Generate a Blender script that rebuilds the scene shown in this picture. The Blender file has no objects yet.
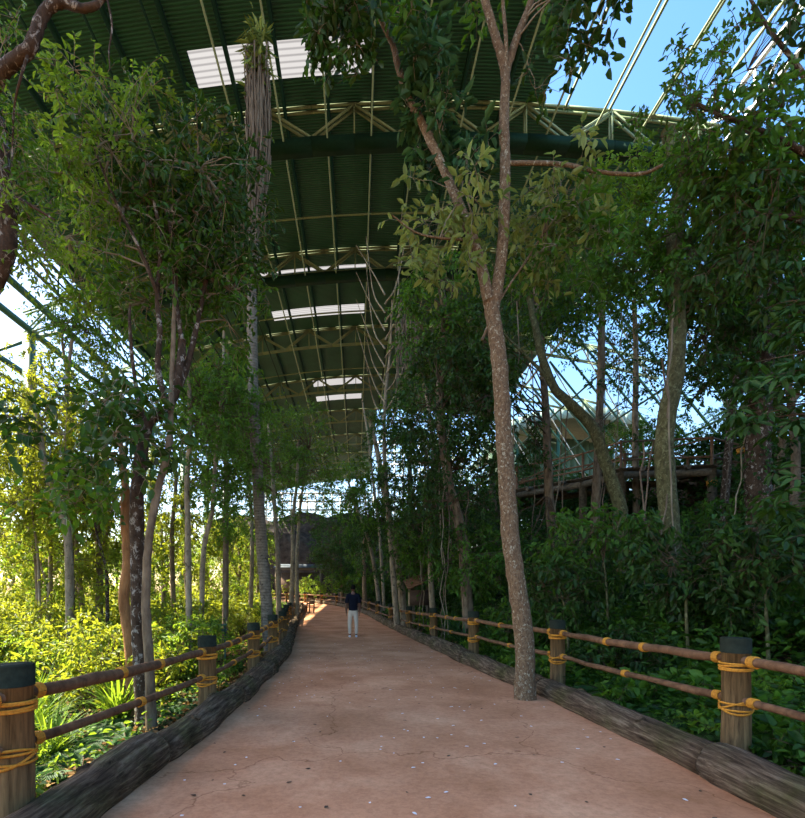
import bpy, bmesh, math, random
import numpy as np
from mathutils import Vector, Matrix
rng = np.random.default_rng(11)
random.seed(5)
SC = bpy.context.scene
COL = SC.collection
F, CX, HY, EYE = 520.0, 357.0, 590.0, 1.6

def W(px, py, D):
    """where a thing seen at a spot of the photo stands, D metres down the walk"""
    return np.array([(px-CX)/F*D, D, EYE+(HY-py)/F*D])

# ------------------------------------------------------------------ helpers
def link(o, parent=None):
    COL.objects.link(o)
    if parent is not None: o.parent = parent
    return o
def tag(o, label=None, cat=None, group=None, kind=None):
    if label: o['label'] = label
    if cat: o['category'] = cat
    if group: o['group'] = group
    if kind: o['kind'] = kind
    return o
def empty(name, loc, label, cat, group=None, rz=0.0):
    o = bpy.data.objects.new(name, None)
    o.empty_display_size = .2
    o.location = [float(c) for c in loc]; o.rotation_euler = (0, 0, rz)
    link(o)
    return tag(o, label, cat, group)

class MB:
    """collects quads (numpy) into one mesh; optional per-face tone"""
    def __init__(s): s.V=[]; s.Q=[]; s.R=[]; s.T=[]; s.n=0
    def add(s, V, Q, R=None):
        V=np.asarray(V,float).reshape(-1,3); Q=np.asarray(Q,int).reshape(-1,4)
        s.V.append(V); s.Q.append(Q+s.n)
        s.R.append(np.full(len(Q), .5) if R is None else np.broadcast_to(np.asarray(R,float),(len(Q),)))
        s.n+=len(V); return s
    def poly(s, V, faces):
        V=np.asarray(V,float).reshape(-1,3)
        for f in faces: s.T.append([i+s.n for i in f])
        s.V.append(V); s.n+=len(V); return s
    def box(s, c, size, rot=None):
        x,y,z=[k/2 for k in size]
        V=np.array([[-x,-y,-z],[x,-y,-z],[x,y,-z],[-x,y,-z],[-x,-y,z],[x,-y,z],[x,y,z],[-x,y,z]])
        if rot is not None: V=V@np.array(rot).T
        return s.add(V+np.array(c), [[0,3,2,1],[4,5,6,7],[0,1,5,4],[1,2,6,5],[2,3,7,6],[3,0,4,7]])
    def beam(s, a, b, w, h=None):
        """square bar from a to b"""
        a=np.array(a,float); b=np.array(b,float); h=h or w
        d=b-a; L=np.linalg.norm(d); d/=L
        up=np.array([0,0,1.]) if abs(d[2])<.95 else np.array([0,1.,0])
        sx=np.cross(d,up); sx/=np.linalg.norm(sx); sz=np.cross(sx,d)
        R=np.stack([sx,d,sz],1)
        return s.box((a+b)/2,(w,L,h),R)
    def tube(s, P, r, n=8, cap=True, noise=0.0):
        P=np.asarray(P,float); m=len(P); r=np.broadcast_to(np.asarray(r,float),(m,))
        T=np.gradient(P,axis=0); T/=np.linalg.norm(T,axis=1)[:,None]+1e-9
        ref=np.array([0,0,1.]) if abs(T[:,2]).mean()<.8 else np.array([1.,0,0])
        A=np.cross(T,ref); A/=np.linalg.norm(A,axis=1)[:,None]+1e-9; B=np.cross(T,A)
        th=np.arange(n)*2*math.pi/n
        rr=r[:,None]*np.ones((1,n))
        if noise: rr=rr*(1+noise*rng.standard_normal((m,n)))
        V=P[:,None,:]+rr[:,:,None]*(np.cos(th)[None,:,None]*A[:,None,:]+np.sin(th)[None,:,None]*B[:,None,:])
        i=np.arange(m-1)[:,None]*n; j=np.arange(n)[None,:]; k=(j+1)%n
        Q=np.stack([i+j,i+k,i+n+k,i+n+j],-1).reshape(-1,4)
        base=s.n; s.add(V.reshape(-1,3),Q)
        if cap:
            s.T.append([base+q for q in range(n)]); s.T.append([base+(m-1)*n+q for q in reversed(range(n))])
        return s
    def tubes(s, P, r0, r1, n=3):
        """many thin tubes at once: P (N,K,3)"""
        P=np.asarray(P,float); N,K,_=P.shape
        if N==0: return s
        T=np.gradient(P,axis=1); T/=np.linalg.norm(T,axis=2)[...,None]+1e-9
        ref=np.array([.31,.17,.93]); A=np.cross(T,ref); A/=np.linalg.norm(A,axis=2)[...,None]+1e-9; B=np.cross(T,A)
        th=np.arange(n)*2*math.pi/n
        r0=np.broadcast_to(np.asarray(r0,float),(N,)); r1=np.broadcast_to(np.asarray(r1,float),(N,))
        t=np.linspace(0,1,K)[None,:]; r=(r0[:,None]*(1-t)+r1[:,None]*t)
        V=P[:,:,None,:]+r[:,:,None,None]*(np.cos(th)[None,None,:,None]*A[:,:,None,:]+np.sin(th)[None,None,:,None]*B[:,:,None,:])
        b=(np.arange(N)*K*n)[:,None,None]; i=(np.arange(K-1)*n)[None,:,None]; j=np.arange(n)[None,None,:]; k=(j+1)%n
        Q=np.stack([b+i+j,b+i+k,b+i+n+k,b+i+n+j],-1).reshape(-1,4)
        return s.add(V.reshape(-1,3),Q)
    def leaves(s, P, D, N, L, Wd, rnd=None, curl=.18, fold=.25):
        """folded six-point leaves: base P, direction D, upper side N"""
        P=np.asarray(P,float); M=len(P)
        if M==0: return s
        D=D/(np.linalg.norm(D,axis=1)[:,None]+1e-9)
        S=np.cross(D,N); S/=np.linalg.norm(S,axis=1)[:,None]+1e-9; U=np.cross(S,D)
        L=np.broadcast_to(np.asarray(L,float),(M,))[:,None]; Wd=np.broadcast_to(np.asarray(Wd,float),(M,))[:,None]
        b=P; t=P+D*L-U*L*curl
        l1=P+D*L*.3+S*Wd*.5+U*Wd*fold; l2=P+D*L*.68+S*Wd*.42+U*Wd*(fold-.08)-U*L*curl*.3
        r1=P+D*L*.3-S*Wd*.5+U*Wd*fold; r2=P+D*L*.68-S*Wd*.42+U*Wd*(fold-.08)-U*L*curl*.3
        V=np.stack([b,l1,l2,t,r2,r1],1).reshape(-1,3)
        o=(np.arange(M)*6)[:,None]
        Q=np.stack([o+np.array([0,3,2,1]),o+np.array([0,5,4,3])],1).reshape(-1,4)
        if rnd is None: rnd=rng.random(M)
        return s.add(V,Q,np.repeat(rnd,2))
    def build(s, name, mat, parent=None, smooth=False, origin=None):
        V=np.concatenate(s.V) if s.V else np.zeros((0,3))
        if origin is not None: V=V-np.array(origin)
        Q=np.concatenate(s.Q) if s.Q else np.zeros((0,4),int)
        R=np.concatenate(s.R) if s.R else np.zeros(0)
        me=bpy.data.meshes.new(name)
        nq=len(Q); nt=len(s.T); tl=[i for f in s.T for i in f]
        me.vertices.add(len(V)); me.vertices.foreach_set('co',V.astype(np.float32).ravel())
        me.loops.add(nq*4+len(tl)); me.loops.foreach_set('vertex_index',np.concatenate([Q.ravel(),np.array(tl,int)]).astype(np.int32))
        me.polygons.add(nq+nt)
        st=list(range(0,nq*4,4)) if nt else None
        starts=np.arange(nq)*4; ts=[]; c=nq*4
        for f in s.T: ts.append(c); c+=len(f)
        me.polygons.foreach_set('loop_start',np.concatenate([starts,np.array(ts,int)]).astype(np.int32))
        if smooth: me.polygons.foreach_set('use_smooth',np.concatenate([np.ones(nq,bool),np.zeros(nt,bool)]))
        a=me.attributes.new('tone','FLOAT','FACE'); a.data.foreach_set('value',np.concatenate([R,np.full(nt,.5)]).astype(np.float32))
        me.update(calc_edges=True)
        me.materials.append(mat)
        o=bpy.data.objects.new(name,me); link(o,parent)
        return o

def copy_tree(o, parent=None):
    c=o.copy(); COL.objects.link(c); c.parent=parent
    for ch in KIDS.get(o.name_full, list(o.children)): copy_tree(ch,c)
    return c
KIDS={}
def smoothpts(P, k=6, jit=0.0):
    """Catmull-Rom through the points"""
    P=np.asarray(P,float)
    if len(P)<3:
        t=np.linspace(0,1,k+1)[:,None]; out=P[0]*(1-t)+P[-1]*t
    else:
        E=np.concatenate([[2*P[0]-P[1]],P,[2*P[-1]-P[-2]]]); out=[]
        for i in range(len(P)-1):
            p0,p1,p2,p3=E[i:i+4]
            for t in np.arange(k)/k:
                out.append(.5*((2*p1)+(-p0+p2)*t+(2*p0-5*p1+4*p2-p3)*t*t+(-p0+3*p1-3*p2+p3)*t**3))
        out.append(P[-1]); out=np.array(out)
    if jit: out[1:-1]+=rng.normal(0,jit,(len(out)-2,3))
    return out

# ------------------------------------------------------------------ materials
def mat(name):
    m=bpy.data.materials.new(name); m.use_nodes=True; nt=m.node_tree; nt.nodes.clear()
    out=nt.nodes.new('ShaderNodeOutputMaterial'); return m,nt,out
def N(nt,t,**k):
    n=nt.nodes.new(t)
    for a,b in k.items():
        if a in n.inputs: n.inputs[a].default_value=b
        else: setattr(n,a,b)
    return n
def ramp(nt,fac,stops):
    r=nt.nodes.new('ShaderNodeValToRGB'); e=r.color_ramp.elements
    while len(e)<len(stops): e.new(.5)
    for el,(p,c) in zip(e,stops): el.position=p; el.color=(*c,1)
    nt.links.new(fac,r.inputs[0]); return r.outputs[0]
def bsdf(nt,out,rough=.7,spec=.3,metal=0.):
    b=nt.nodes.new('ShaderNodeBsdfPrincipled'); b.inputs['Roughness'].default_value=rough
    b.inputs['Specular IOR Level'].default_value=spec; b.inputs['Metallic'].default_value=metal
    nt.links.new(b.outputs[0],out.inputs[0]); return b
def bump(nt,h,b,strength=.5,dist=.02):
    n=nt.nodes.new('ShaderNodeBump'); n.inputs['Strength'].default_value=strength; n.inputs['Distance'].default_value=dist
    nt.links.new(h,n.inputs['Height']); nt.links.new(n.outputs[0],b.inputs['Normal'])
def noise(nt,scale,detail=5,rough=.6,vec=None,dist=0):
    n=nt.nodes.new('ShaderNodeTexNoise'); n.inputs['Scale'].default_value=scale; n.inputs['Detail'].default_value=detail
    n.inputs['Roughness'].default_value=rough; n.inputs['Distortion'].default_value=dist
    if vec is not None: nt.links.new(vec,n.inputs['Vector'])
    return n.outputs['Fac']
def coords(nt,scale=(1,1,1),rot=(0,0,0)):
    c=nt.nodes.new('ShaderNodeTexCoord'); m=nt.nodes.new('ShaderNodeMapping'); m.inputs['Scale'].default_value=scale; m.inputs['Rotation'].default_value=rot
    nt.links.new(c.outputs['Object'],m.inputs[0]); return m.outputs[0]
def plain(name,col,rough=.6,spec=.3,var=.15,scale=8,metal=0.):
    m,nt,out=mat(name); b=bsdf(nt,out,rough,spec,metal); f=noise(nt,scale,vec=coords(nt))
    c=np.array(col)
    nt.links.new(ramp(nt,f,[(.3,c*(1-var)),(.7,np.minimum(c*(1+var),1))]),b.inputs['Base Color']); return m
def leafmat(name,dark,light,trans,tf=.4,rough=.5,spec=.25):
    m,nt,out=mat(name)
    a=nt.nodes.new('ShaderNodeAttribute'); a.attribute_name='tone'
    d,l=np.array(dark),np.array(light)
    col=ramp(nt,a.outputs['Fac'],[(0,d),(.55,(d+l)/2),(1,l)])
    b=nt.nodes.new('ShaderNodeBsdfPrincipled'); b.inputs['Roughness'].default_value=rough; b.inputs['Specular IOR Level'].default_value=spec
    nt.links.new(col,b.inputs['Base Color'])
    t=nt.nodes.new('ShaderNodeBsdfTranslucent')
    tr=np.array(trans); tc=ramp(nt,a.outputs['Fac'],[(0,tr*.6),(1,tr)])
    nt.links.new(tc,t.inputs[0])
    x=nt.nodes.new('ShaderNodeMixShader'); x.inputs[0].default_value=tf
    nt.links.new(b.outputs[0],x.inputs[1]); nt.links.new(t.outputs[0],x.inputs[2]); nt.links.new(x.outputs[0],out.inputs[0])
    return m
def barkmat(name,c1,c2,spot=None,spotamt=.62,zs=.35,scale=9,bs=.6,ring=0):
    m,nt,out=mat(name); b=bsdf(nt,out,.85,.15)
    v=coords(nt,(1,1,zs)); f=noise(nt,scale,6,.65,v)
    col=ramp(nt,f,[(.32,c1),(.68,c2)])
    if spot is not None:
        f2=noise(nt,scale*.9,4,.7,coords(nt,(1,1,.8)),.6)
        k=ramp(nt,f2,[(spotamt-.03,(0,0,0)),(spotamt+.05,(1,1,1))])
        mx=nt.nodes.new('ShaderNodeMixRGB'); nt.links.new(k,mx.inputs[0]); nt.links.new(col,mx.inputs[1]); mx.inputs[2].default_value=(*spot,1); col=mx.outputs[0]
    if ring:
        w=nt.nodes.new('ShaderNodeTexWave'); w.bands_direction='Z'; w.inputs['Scale'].default_value=ring; w.inputs['Distortion'].default_value=.6
        nt.links.new(coords(nt),w.inputs[0])
        k=ramp(nt,w.outputs['Fac'],[(0,(.6,.56,.52)),(.15,(1,1,1))])
        mx=nt.nodes.new('ShaderNodeMixRGB'); mx.blend_type='MULTIPLY'; mx.inputs[0].default_value=1
        nt.links.new(col,mx.inputs[1]); nt.links.new(k,mx.inputs[2]); col=mx.outputs[0]
        bump(nt,w.outputs['Fac'],b,.18,.015)
    else: bump(nt,noise(nt,scale*3,6,.7,v),b,bs,.03)
    nt.links.new(col,b.inputs['Base Color']); return m

M={}
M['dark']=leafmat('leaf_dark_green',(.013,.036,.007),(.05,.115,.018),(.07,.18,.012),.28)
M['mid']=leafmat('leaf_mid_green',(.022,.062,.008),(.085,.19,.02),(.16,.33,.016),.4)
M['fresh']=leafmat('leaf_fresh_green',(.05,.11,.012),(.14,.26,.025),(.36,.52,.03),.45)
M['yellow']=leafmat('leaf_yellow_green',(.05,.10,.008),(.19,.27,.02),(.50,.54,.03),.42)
M['pale']=leafmat('leaf_pale_olive',(.10,.13,.025),(.27,.32,.09),(.42,.5,.09),.4)
M['blue']=leafmat('leaf_bluish_green',(.014,.048,.012),(.06,.13,.035),(.08,.2,.05),.25,.6,.2)
M['fine']=leafmat('leaf_feathery',(.04,.1,.012),(.10,.2,.025),(.2,.38,.03),.45)
M['dry']=leafmat('leaf_dry_brown',(.10,.055,.02),(.32,.2,.08),(.3,.16,.05),.25,.8,.1)
M['b_red']=barkmat('bark_reddish_lichen',(.09,.05,.026),(.25,.165,.09),(.42,.38,.26),.59,.6,30)
M['b_grey']=barkmat('bark_grey',(.08,.052,.03),(.26,.19,.115),None)
M['b_dark']=barkmat('bark_dark_mottled',(.03,.018,.010),(.085,.055,.034),(.30,.27,.22),.58,.6,16)
M['b_moss']=barkmat('bark_mossy',(.045,.04,.016),(.13,.12,.05),(.17,.17,.08),.56,.6,16)
M['b_orange']=barkmat('bark_orange',(.15,.065,.025),(.40,.2,.08),None,bs=.9)
M['b_pale']=barkmat('bark_pale',(.14,.10,.06),(.38,.30,.19),(.08,.06,.04),.6)
M['b_palm']=barkmat('bark_ringed_palm',(.10,.08,.055),(.25,.205,.145),(.06,.05,.035),.62,1.5,9,ring=4.2)
M['twig']=barkmat('twig_brown',(.05,.032,.02),(.15,.1,.06),None)
M['twigp']=barkmat('twig_pale',(.13,.10,.065),(.32,.26,.17),None)
M['root']=barkmat('aerial_root_brown',(.08,.055,.035),(.24,.18,.12),None,zs=.1)
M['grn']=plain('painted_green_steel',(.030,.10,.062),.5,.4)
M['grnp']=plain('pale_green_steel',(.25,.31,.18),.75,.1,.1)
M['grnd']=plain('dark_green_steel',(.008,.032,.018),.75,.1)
M['white_steel']=plain('white_steel',(.62,.66,.62),.5,.4,.08)
M['rope']=plain('yellow_rope',(.55,.24,.028),.75,.2,.25,60)
M['cap']=plain('green_cap',(.022,.027,.017),.85,.08,.3,20)
M['redwood']=plain('red_brown_wood',(.17,.085,.042),.7,.2,.3,12)
def woodmat(name,c1,c2,zs=(14,14,1.2),bs=.5):
    m,nt,out=mat(name); b=bsdf(nt,out,.75,.2); v=coords(nt,zs); f=noise(nt,2.2,7,.65,v,.4)
    nt.links.new(ramp(nt,f,[(.3,c1),(.7,c2)]),b.inputs['Base Color']); bump(nt,f,b,bs,.01); return m
M['post']=woodmat('weathered_post_wood',(.055,.032,.012),(.25,.155,.065))
M['pole']=woodmat('brown_pole_wood',(.075,.035,.016),(.24,.125,.06),(5,5,5))
M['deckw']=woodmat('deck_timber',(.06,.042,.026),(.2,.15,.09),(4,4,4))
def logm():
    m,nt,out=mat('grey_log_bark'); b=bsdf(nt,out,.9,.12)
    v=coords(nt,(20,1.3,20)); f=noise(nt,1.4,7,.7,v,.5)
    g=noise(nt,2.5,5,.6,coords(nt)); c=ramp(nt,f,[(.32,(.025,.015,.008)),(.5,(.12,.08,.048)),(.68,(.30,.22,.14))])
    k=ramp(nt,g,[(.45,(1,1,1)),(.7,(.62,.78,.5))]); mx=nt.nodes.new('ShaderNodeMixRGB'); mx.blend_type='MULTIPLY'; mx.inputs[0].default_value=1
    nt.links.new(c,mx.inputs[1]); nt.links.new(k,mx.inputs[2]); nt.links.new(mx.outputs[0],b.inputs['Base Color']); bump(nt,f,b,.9,.05); return m
M['log']=logm()
def pathm():
    m,nt,out=mat('terracotta_paving'); b=bsdf(nt,out,.88,.15); v=coords(nt)
    f=noise(nt,.9,8,.62,v,.3); g=noise(nt,22,4,.7,v)
    c=ramp(nt,f,[(.3,(.43,.19,.085)),(.5,(.57,.27,.135)),(.68,(.70,.38,.205))])
    k=ramp(nt,g,[(.3,(.72,.68,.66)),(.6,(1,1,1))]); mx=nt.nodes.new('ShaderNodeMixRGB'); mx.blend_type='MULTIPLY'; mx.inputs[0].default_value=.8
    nt.links.new(c,mx.inputs[1]); nt.links.new(k,mx.inputs[2])
    # hairline cracks
    vo=nt.nodes.new('ShaderNodeTexVoronoi'); vo.feature='DISTANCE_TO_EDGE'; vo.inputs['Scale'].default_value=.33
    w=nt.nodes.new('ShaderNodeTexNoise'); w.inputs['Scale'].default_value=1.7; w.inputs['Detail'].default_value=6; nt.links.new(v,w.inputs['Vector'])
    ad=nt.nodes.new('ShaderNodeVectorMath'); ad.operation='MULTIPLY_ADD'; nt.links.new(w.outputs['Color'],ad.inputs[0]); ad.inputs[1].default_value=(.9,.9,.9); nt.links.new(v,ad.inputs[2])
    nt.links.new(ad.outputs[0],vo.inputs['Vector'])
    ck=ramp(nt,vo.outputs['Distance'],[(.0,(.6,.55,.5)),(.002,(1,1,1))])
    m2=nt.nodes.new('ShaderNodeMixRGB'); m2.blend_type='MULTIPLY'; m2.inputs[0].default_value=1
    nt.links.new(mx.outputs[0],m2.inputs[1]); nt.links.new(ck,m2.inputs[2]); nt.links.new(m2.outputs[0],b.inputs['Base Color'])
    bump(nt,g,b,.35,.01); return m
M['path']=pathm()
def soilm():
    m,nt,out=mat('leaf_strewn_soil'); b=bsdf(nt,out,.95,.1); v=coords(nt)
    f=noise(nt,7,8,.75,v,.5)
    nt.links.new(ramp(nt,f,[(.3,(.025,.015,.009)),(.52,(.08,.048,.026)),(.75,(.22,.14,.075))]),b.inputs['Base Color']); bump(nt,f,b,.8,.05); return m
M['soil']=soilm()
def roofm(name,c1,c2):
    m,nt,out=mat(name); b=bsdf(nt,out,.55,.35)
    w=nt.nodes.new('ShaderNodeTexWave'); w.bands_direction='Y'; w.inputs['Scale'].default_value=1.7; nt.links.new(coords(nt),w.inputs[0])
    f=noise(nt,.5,3,.5,coords(nt))
    c=ramp(nt,f,[(.3,c1),(.7,c2)])
    k=ramp(nt,w.outputs['Fac'],[(0,(.55,.55,.55)),(.4,(1,1,1))]); mx=nt.nodes.new('ShaderNodeMixRGB'); mx.blend_type='MULTIPLY'; mx.inputs[0].default_value=1
    nt.links.new(c,mx.inputs[1]); nt.links.new(k,mx.inputs[2]); nt.links.new(mx.outputs[0],b.inputs['Base Color'])
    bump(nt,w.outputs['Fac'],b,1,.08); return m
M['roof']=roofm('green_corrugated_sheet',(.026,.135,.088),(.038,.19,.125))
M['roofpale']=roofm('pale_green_sheet',(.20,.30,.26),(.28,.40,.34))
def skylm():
    m,nt,out=mat('translucent_white_panel')
    t=N(nt,'ShaderNodeBsdfTranslucent'); t.inputs[0].default_value=(.93,.95,.98,1)
    w=nt.nodes.new('ShaderNodeTexWave'); w.bands_direction='Y'; w.inputs['Scale'].default_value=1.0; nt.links.new(coords(nt),w.inputs[0])
    nt.links.new(ramp(nt,w.outputs['Fac'],[(0,(.055,.055,.058)),(.5,(.095,.096,.10))]),t.inputs[0])
    nt.links.new(t.outputs[0],out.inputs[0]); return m
M['skyl']=skylm()
M['rock']=plain('dark_rock',(.05,.042,.038),.9,.1,.6,1.3)
M['slate']=plain('grey_roof_sheet',(.06,.075,.085),.7,.2,.3,3)
M['wallw']=plain('brown_hut_wood',(.09,.055,.035),.8,.2,.3,5)
M['flake']=plain('white_flake',(.75,.74,.72),.7,.2,.05)
M['shirt']=plain('navy_black_cotton',(.008,.010,.018),.9,.1)
M['trous']=plain('cream_cotton',(.60,.50,.38),.85,.15,.08)
M['shoe']=plain('white_shoe',(.72,.74,.78),.5,.4,.04)
M['skin']=plain('brown_skin',(.13,.062,.038),.5,.4,.05)
M['hair']=plain('black_hair',(.006,.005,.004),.9,.1)

# ------------------------------------------------------------------ lie of the land
LE=np.array([[-8,-1.8],[0,-1.85],[3.65,-1.75],[6,-1.58],[7.8,-1.54],[10,-1.52],[13,-1.62],[16.5,-1.98],[19.8,-2.3],[24,-2.7],[30,-3.1],[40,-3.9],[50,-5.6],[58,-8.2],[66,-12]])
RE=np.array([[-8,2.8],[0,2.9],[3.65,2.88],[4.6,2.88],[6,2.82],[7.6,2.72],[9,2.5],[11.2,2.22],[14,2.0],[18.5,1.6],[24,1.15],[30.8,.55],[38,-.5],[44,-2.0],[50,-4.2],[56,-7.2],[62,-11]])
def le(y): return np.interp(y,LE[:,0],LE[:,1])
def re_(y): return np.interp(y,RE[:,0],RE[:,1])
def zr(y): return .014*np.clip(y-24,0,60)
def ground(x,y):
    x=np.asarray(x,float); y=np.asarray(y,float)
    z=zr(y)
    dl=np.clip(le(y)-.45-x,0,None); dr=np.clip(x-re_(y)-.5,0,None)
    zl=-.22*(1-np.exp(-dl/1.2))-.035*dl+ .02*np.sin(x*2.1+y)*np.clip(dl,0,1)
    zl=np.maximum(zl,-1.1)
    d=np.minimum(dr,17.0)
    zz=.12*(1-np.exp(-dr/.8))+.028*d*d*np.where(dr<17,1,1)+.12*np.clip(dr-17,0,30)
    zz=zz*np.clip(1-(y-34)/40,.25,1)+.10*np.sin(x*1.1+y*.7)*np.clip(dr/4,0,1)
    return z+zl+zz
def G(x,y): return float(ground(x,y))

def build_ground():
    xs=np.concatenate([np.arange(-120,-30,6),np.arange(-30,-8,1.2),np.arange(-8,10,.35),np.arange(10,34,1.2),np.arange(34,121,6)])
    ys=np.concatenate([np.arange(-25,-3,2),np.arange(-3,26,.4),np.arange(26,70,1.3),np.arange(70,230,6)])
    X,Y=np.meshgrid(xs,ys,indexing='ij'); Z=ground(X,Y)-.06
    V=np.stack([X,Y,Z],-1).reshape(-1,3); n=len(ys)
    i=np.arange(len(xs)-1)[:,None]*n; j=np.arange(n-1)[None]
    Q=np.stack([i+j,i+n+j,i+n+j+1,i+j+1],-1).reshape(-1,4)
    o=MB().add(V,Q).build('ground',M['soil'],smooth=True); tag(o,kind='structure')
    ys=np.arange(-8,62,.5); m=MB(); K=9
    t=np.linspace(0,1,K)[None]; X=le(ys)[:,None]*(1-t)+re_(ys)[:,None]*t+np.where(t<.5,-.12,.12); Y=ys[:,None]+0*X
    Z=zr(Y)+.02
    top=np.stack([X,Y,Z],-1).reshape(-1,3); i=np.arange(len(ys)-1)[:,None]*K; j=np.arange(K-1)[None]
    Q=np.stack([i+j,i+j+1,i+K+j+1,i+K+j],-1).reshape(-1,4)
    m.add(top,Q); 
    tag(m.build('path',M['path'],smooth=True),kind='structure')
build_ground()

# ------------------------------------------------------------------ the great roof
RX0,RX1=-21.3,19.5
def arch(x): return EYE+26.8-.0055*(np.asarray(x,float)-4.5)**2       # sheet height
def archb(x): return EYE+25.0-.0055*(np.asarray(x,float)-4.5)**2      # lower truss chord
SKY=[(25.0,26.9,-8.2,.8),(42.6,43.1,-8.2,.75),(44.0,44.8,-8.2,.75),(48.5,50.2,-8.0,.7),(65.0,67.3,-5.6,.6),(70.6,72.5,-5.6,.6)]
def sheet(y0,y1,x0,x1,holes,name,m):
    holes=[h for h in holes if h[0]>=y0 and h[1]<=y1]
    xs=sorted(set([x0,x1]+[v for h in holes for v in h[2:]]+list(np.arange(math.ceil(x0),x1,2.0))))
    ys=sorted(set([y0,y1]+[v for h in holes for v in h[:2]]+list(np.arange(y0,y1,4.0))))
    b=MB()
    for i in range(len(xs)-1):
        for j in range(len(ys)-1):
            cx=(xs[i]+xs[i+1])/2; cy=(ys[j]+ys[j+1])/2
            if any(h[0]<cy<h[1] and h[2]<cx<h[3] for h in holes): continue
            a0,a1=arch(xs[i]),arch(xs[i+1])
            V=[(xs[i],ys[j],a0),(xs[i+1],ys[j],a1),(xs[i+1],ys[j+1],a1),(xs[i],ys[j+1],a0)]
            V=V+[(p[0],p[1],p[2]+.06) for p in V]
            b.add(V,[[0,3,2,1],[4,5,6,7]])
    # rim
    o=b.build(name,m); tag(o,kind='structure'); return o
sheet(7,28.6,RX0,10.1,SKY,'ceiling',M['roof'])  # unseen near end cut back to let more sky light onto the path
sheet(28.6,76.6,RX0,RX1,SKY,'ceiling.001',M['roof'])
sheet(76.6,125,RX0,3.0,[],'ceiling.002',M['roof'])
for k,(a,b_,c,d) in enumerate(SKY):
    m=MB(); xs=np.linspace(c,d,7)
    for i in range(6):
        m.add([(xs[i],a,arch(xs[i])+.03),(xs[i+1],a,arch(xs[i+1])+.03),(xs[i+1],b_,arch(xs[i+1])+.03),(xs[i],b_,arch(xs[i])+.03)],[[0,3,2,1]])
    tag(m.build('window_%d'%(k+1),M['skyl']),kind='structure')

TY=[28.6+12*k for k in range(8)]
def truss_protos():
    xs=np.arange(-26,31,2.35)
    r=empty('roof_truss',(0,TY[0],0),'pale green arched lattice truss with dark band below, nearest overhead','truss','arched roof trusses')
    for nm,fn,off in (('bottom_chord',archb,0),('top_chord',arch,-.1)):
        m=MB()
        for dy in (-.16,.16):
            for i in range(len(xs)-1): m.beam((xs[i],dy,fn(xs[i])+off),(xs[i+1]+.02,dy,fn(xs[i+1])+off),.10,.12)
        m.build(nm,M['grnp'],r)
    for i in range(len(xs)):
        if i%2==1:
            m=MB()
            for dy in (-.16,.16): m.beam((xs[i],dy,archb(xs[i])),(xs[i],dy,arch(xs[i])-.1),.08,.09)
            m.build('upright',M['grnp'],r)
        if i<len(xs)-1:
            m=MB()
            for dy in (-.16,.16):
                a,b=(arch(xs[i])-.1,archb(xs[i+1])) if i%2 else (archb(xs[i]),arch(xs[i+1])-.1)
                m.beam((xs[i],dy,a),(xs[i+1],dy,b),.09,.12)
            m.build('brace',M['grnp'],r)
    m=MB()
    for i in range(len(xs)-1):
        x0,x1=xs[i],xs[i+1]
        if x0<RX0+3 or x0>18: continue
        m.beam((x0,0,archb(x0)-.36),(x1+.02,0,archb(x1)-.36),.8,.5)
    m.build('gutter_band',M['grnd'],r)
    return r
tr=truss_protos(); KIDS[tr.name_full]=list(tr.children)
ordn=['','second','third','fourth','fifth','sixth','seventh','eighth']
for k,y in enumerate(TY):
    if k==0: continue
    KIDS[tr.name_full]=[q for q in tr.children if k<2 or not q.name.startswith('gutter_band')]
    c=copy_tree(tr); c.location=(0,y,0); c['label']='pale green arched lattice truss under the roof, %s from the viewer'%ordn[k]
# purlins: thin pale rods under the trusses, dark deep ones on the sheet
for i,x in enumerate(np.arange(-21+.35,19.6,2.38)):
    z=archb(x)-.8
    m=MB().beam((0,-2,0),(0,100,0),.085,.085)
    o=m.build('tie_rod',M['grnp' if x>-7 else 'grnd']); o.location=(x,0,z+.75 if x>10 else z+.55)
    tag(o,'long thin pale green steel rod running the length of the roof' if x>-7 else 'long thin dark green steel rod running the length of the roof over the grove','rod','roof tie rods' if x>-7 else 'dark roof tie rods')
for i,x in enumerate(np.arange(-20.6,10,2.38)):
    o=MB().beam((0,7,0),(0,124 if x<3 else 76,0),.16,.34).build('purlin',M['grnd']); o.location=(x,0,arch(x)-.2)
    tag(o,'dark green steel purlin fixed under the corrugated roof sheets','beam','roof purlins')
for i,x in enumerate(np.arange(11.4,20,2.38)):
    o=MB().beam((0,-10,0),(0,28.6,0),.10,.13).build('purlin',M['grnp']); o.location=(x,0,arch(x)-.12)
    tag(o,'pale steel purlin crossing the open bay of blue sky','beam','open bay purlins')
for y in (13.5,21.0):
    m=MB(); xs=np.arange(10,19.6,1.5)
    for a,b in zip(xs[:-1],xs[1:]): m.beam((a,0,archb(a)+.9),(b,0,archb(b)+.9),.06)
    o=m.build('tie_cable',M['grnd']); o.location.y=y; tag(o,'thin dark cable crossing the open roof bay','cable','open bay cables')
for y in (34.6,46.6,58.6):
    m=MB(); xs=np.arange(-20,19,1.5)
    for a,b in zip(xs[:-1],xs[1:]): m.beam((a,0,archb(a)+.1),(b,0,archb(b)+.1),.09)
    o=m.build('cross_rod',M['grnp']); o.location.y=y; tag(o,'thin pale green rod crossing the roof between two trusses','rod','roof cross rods')

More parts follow.
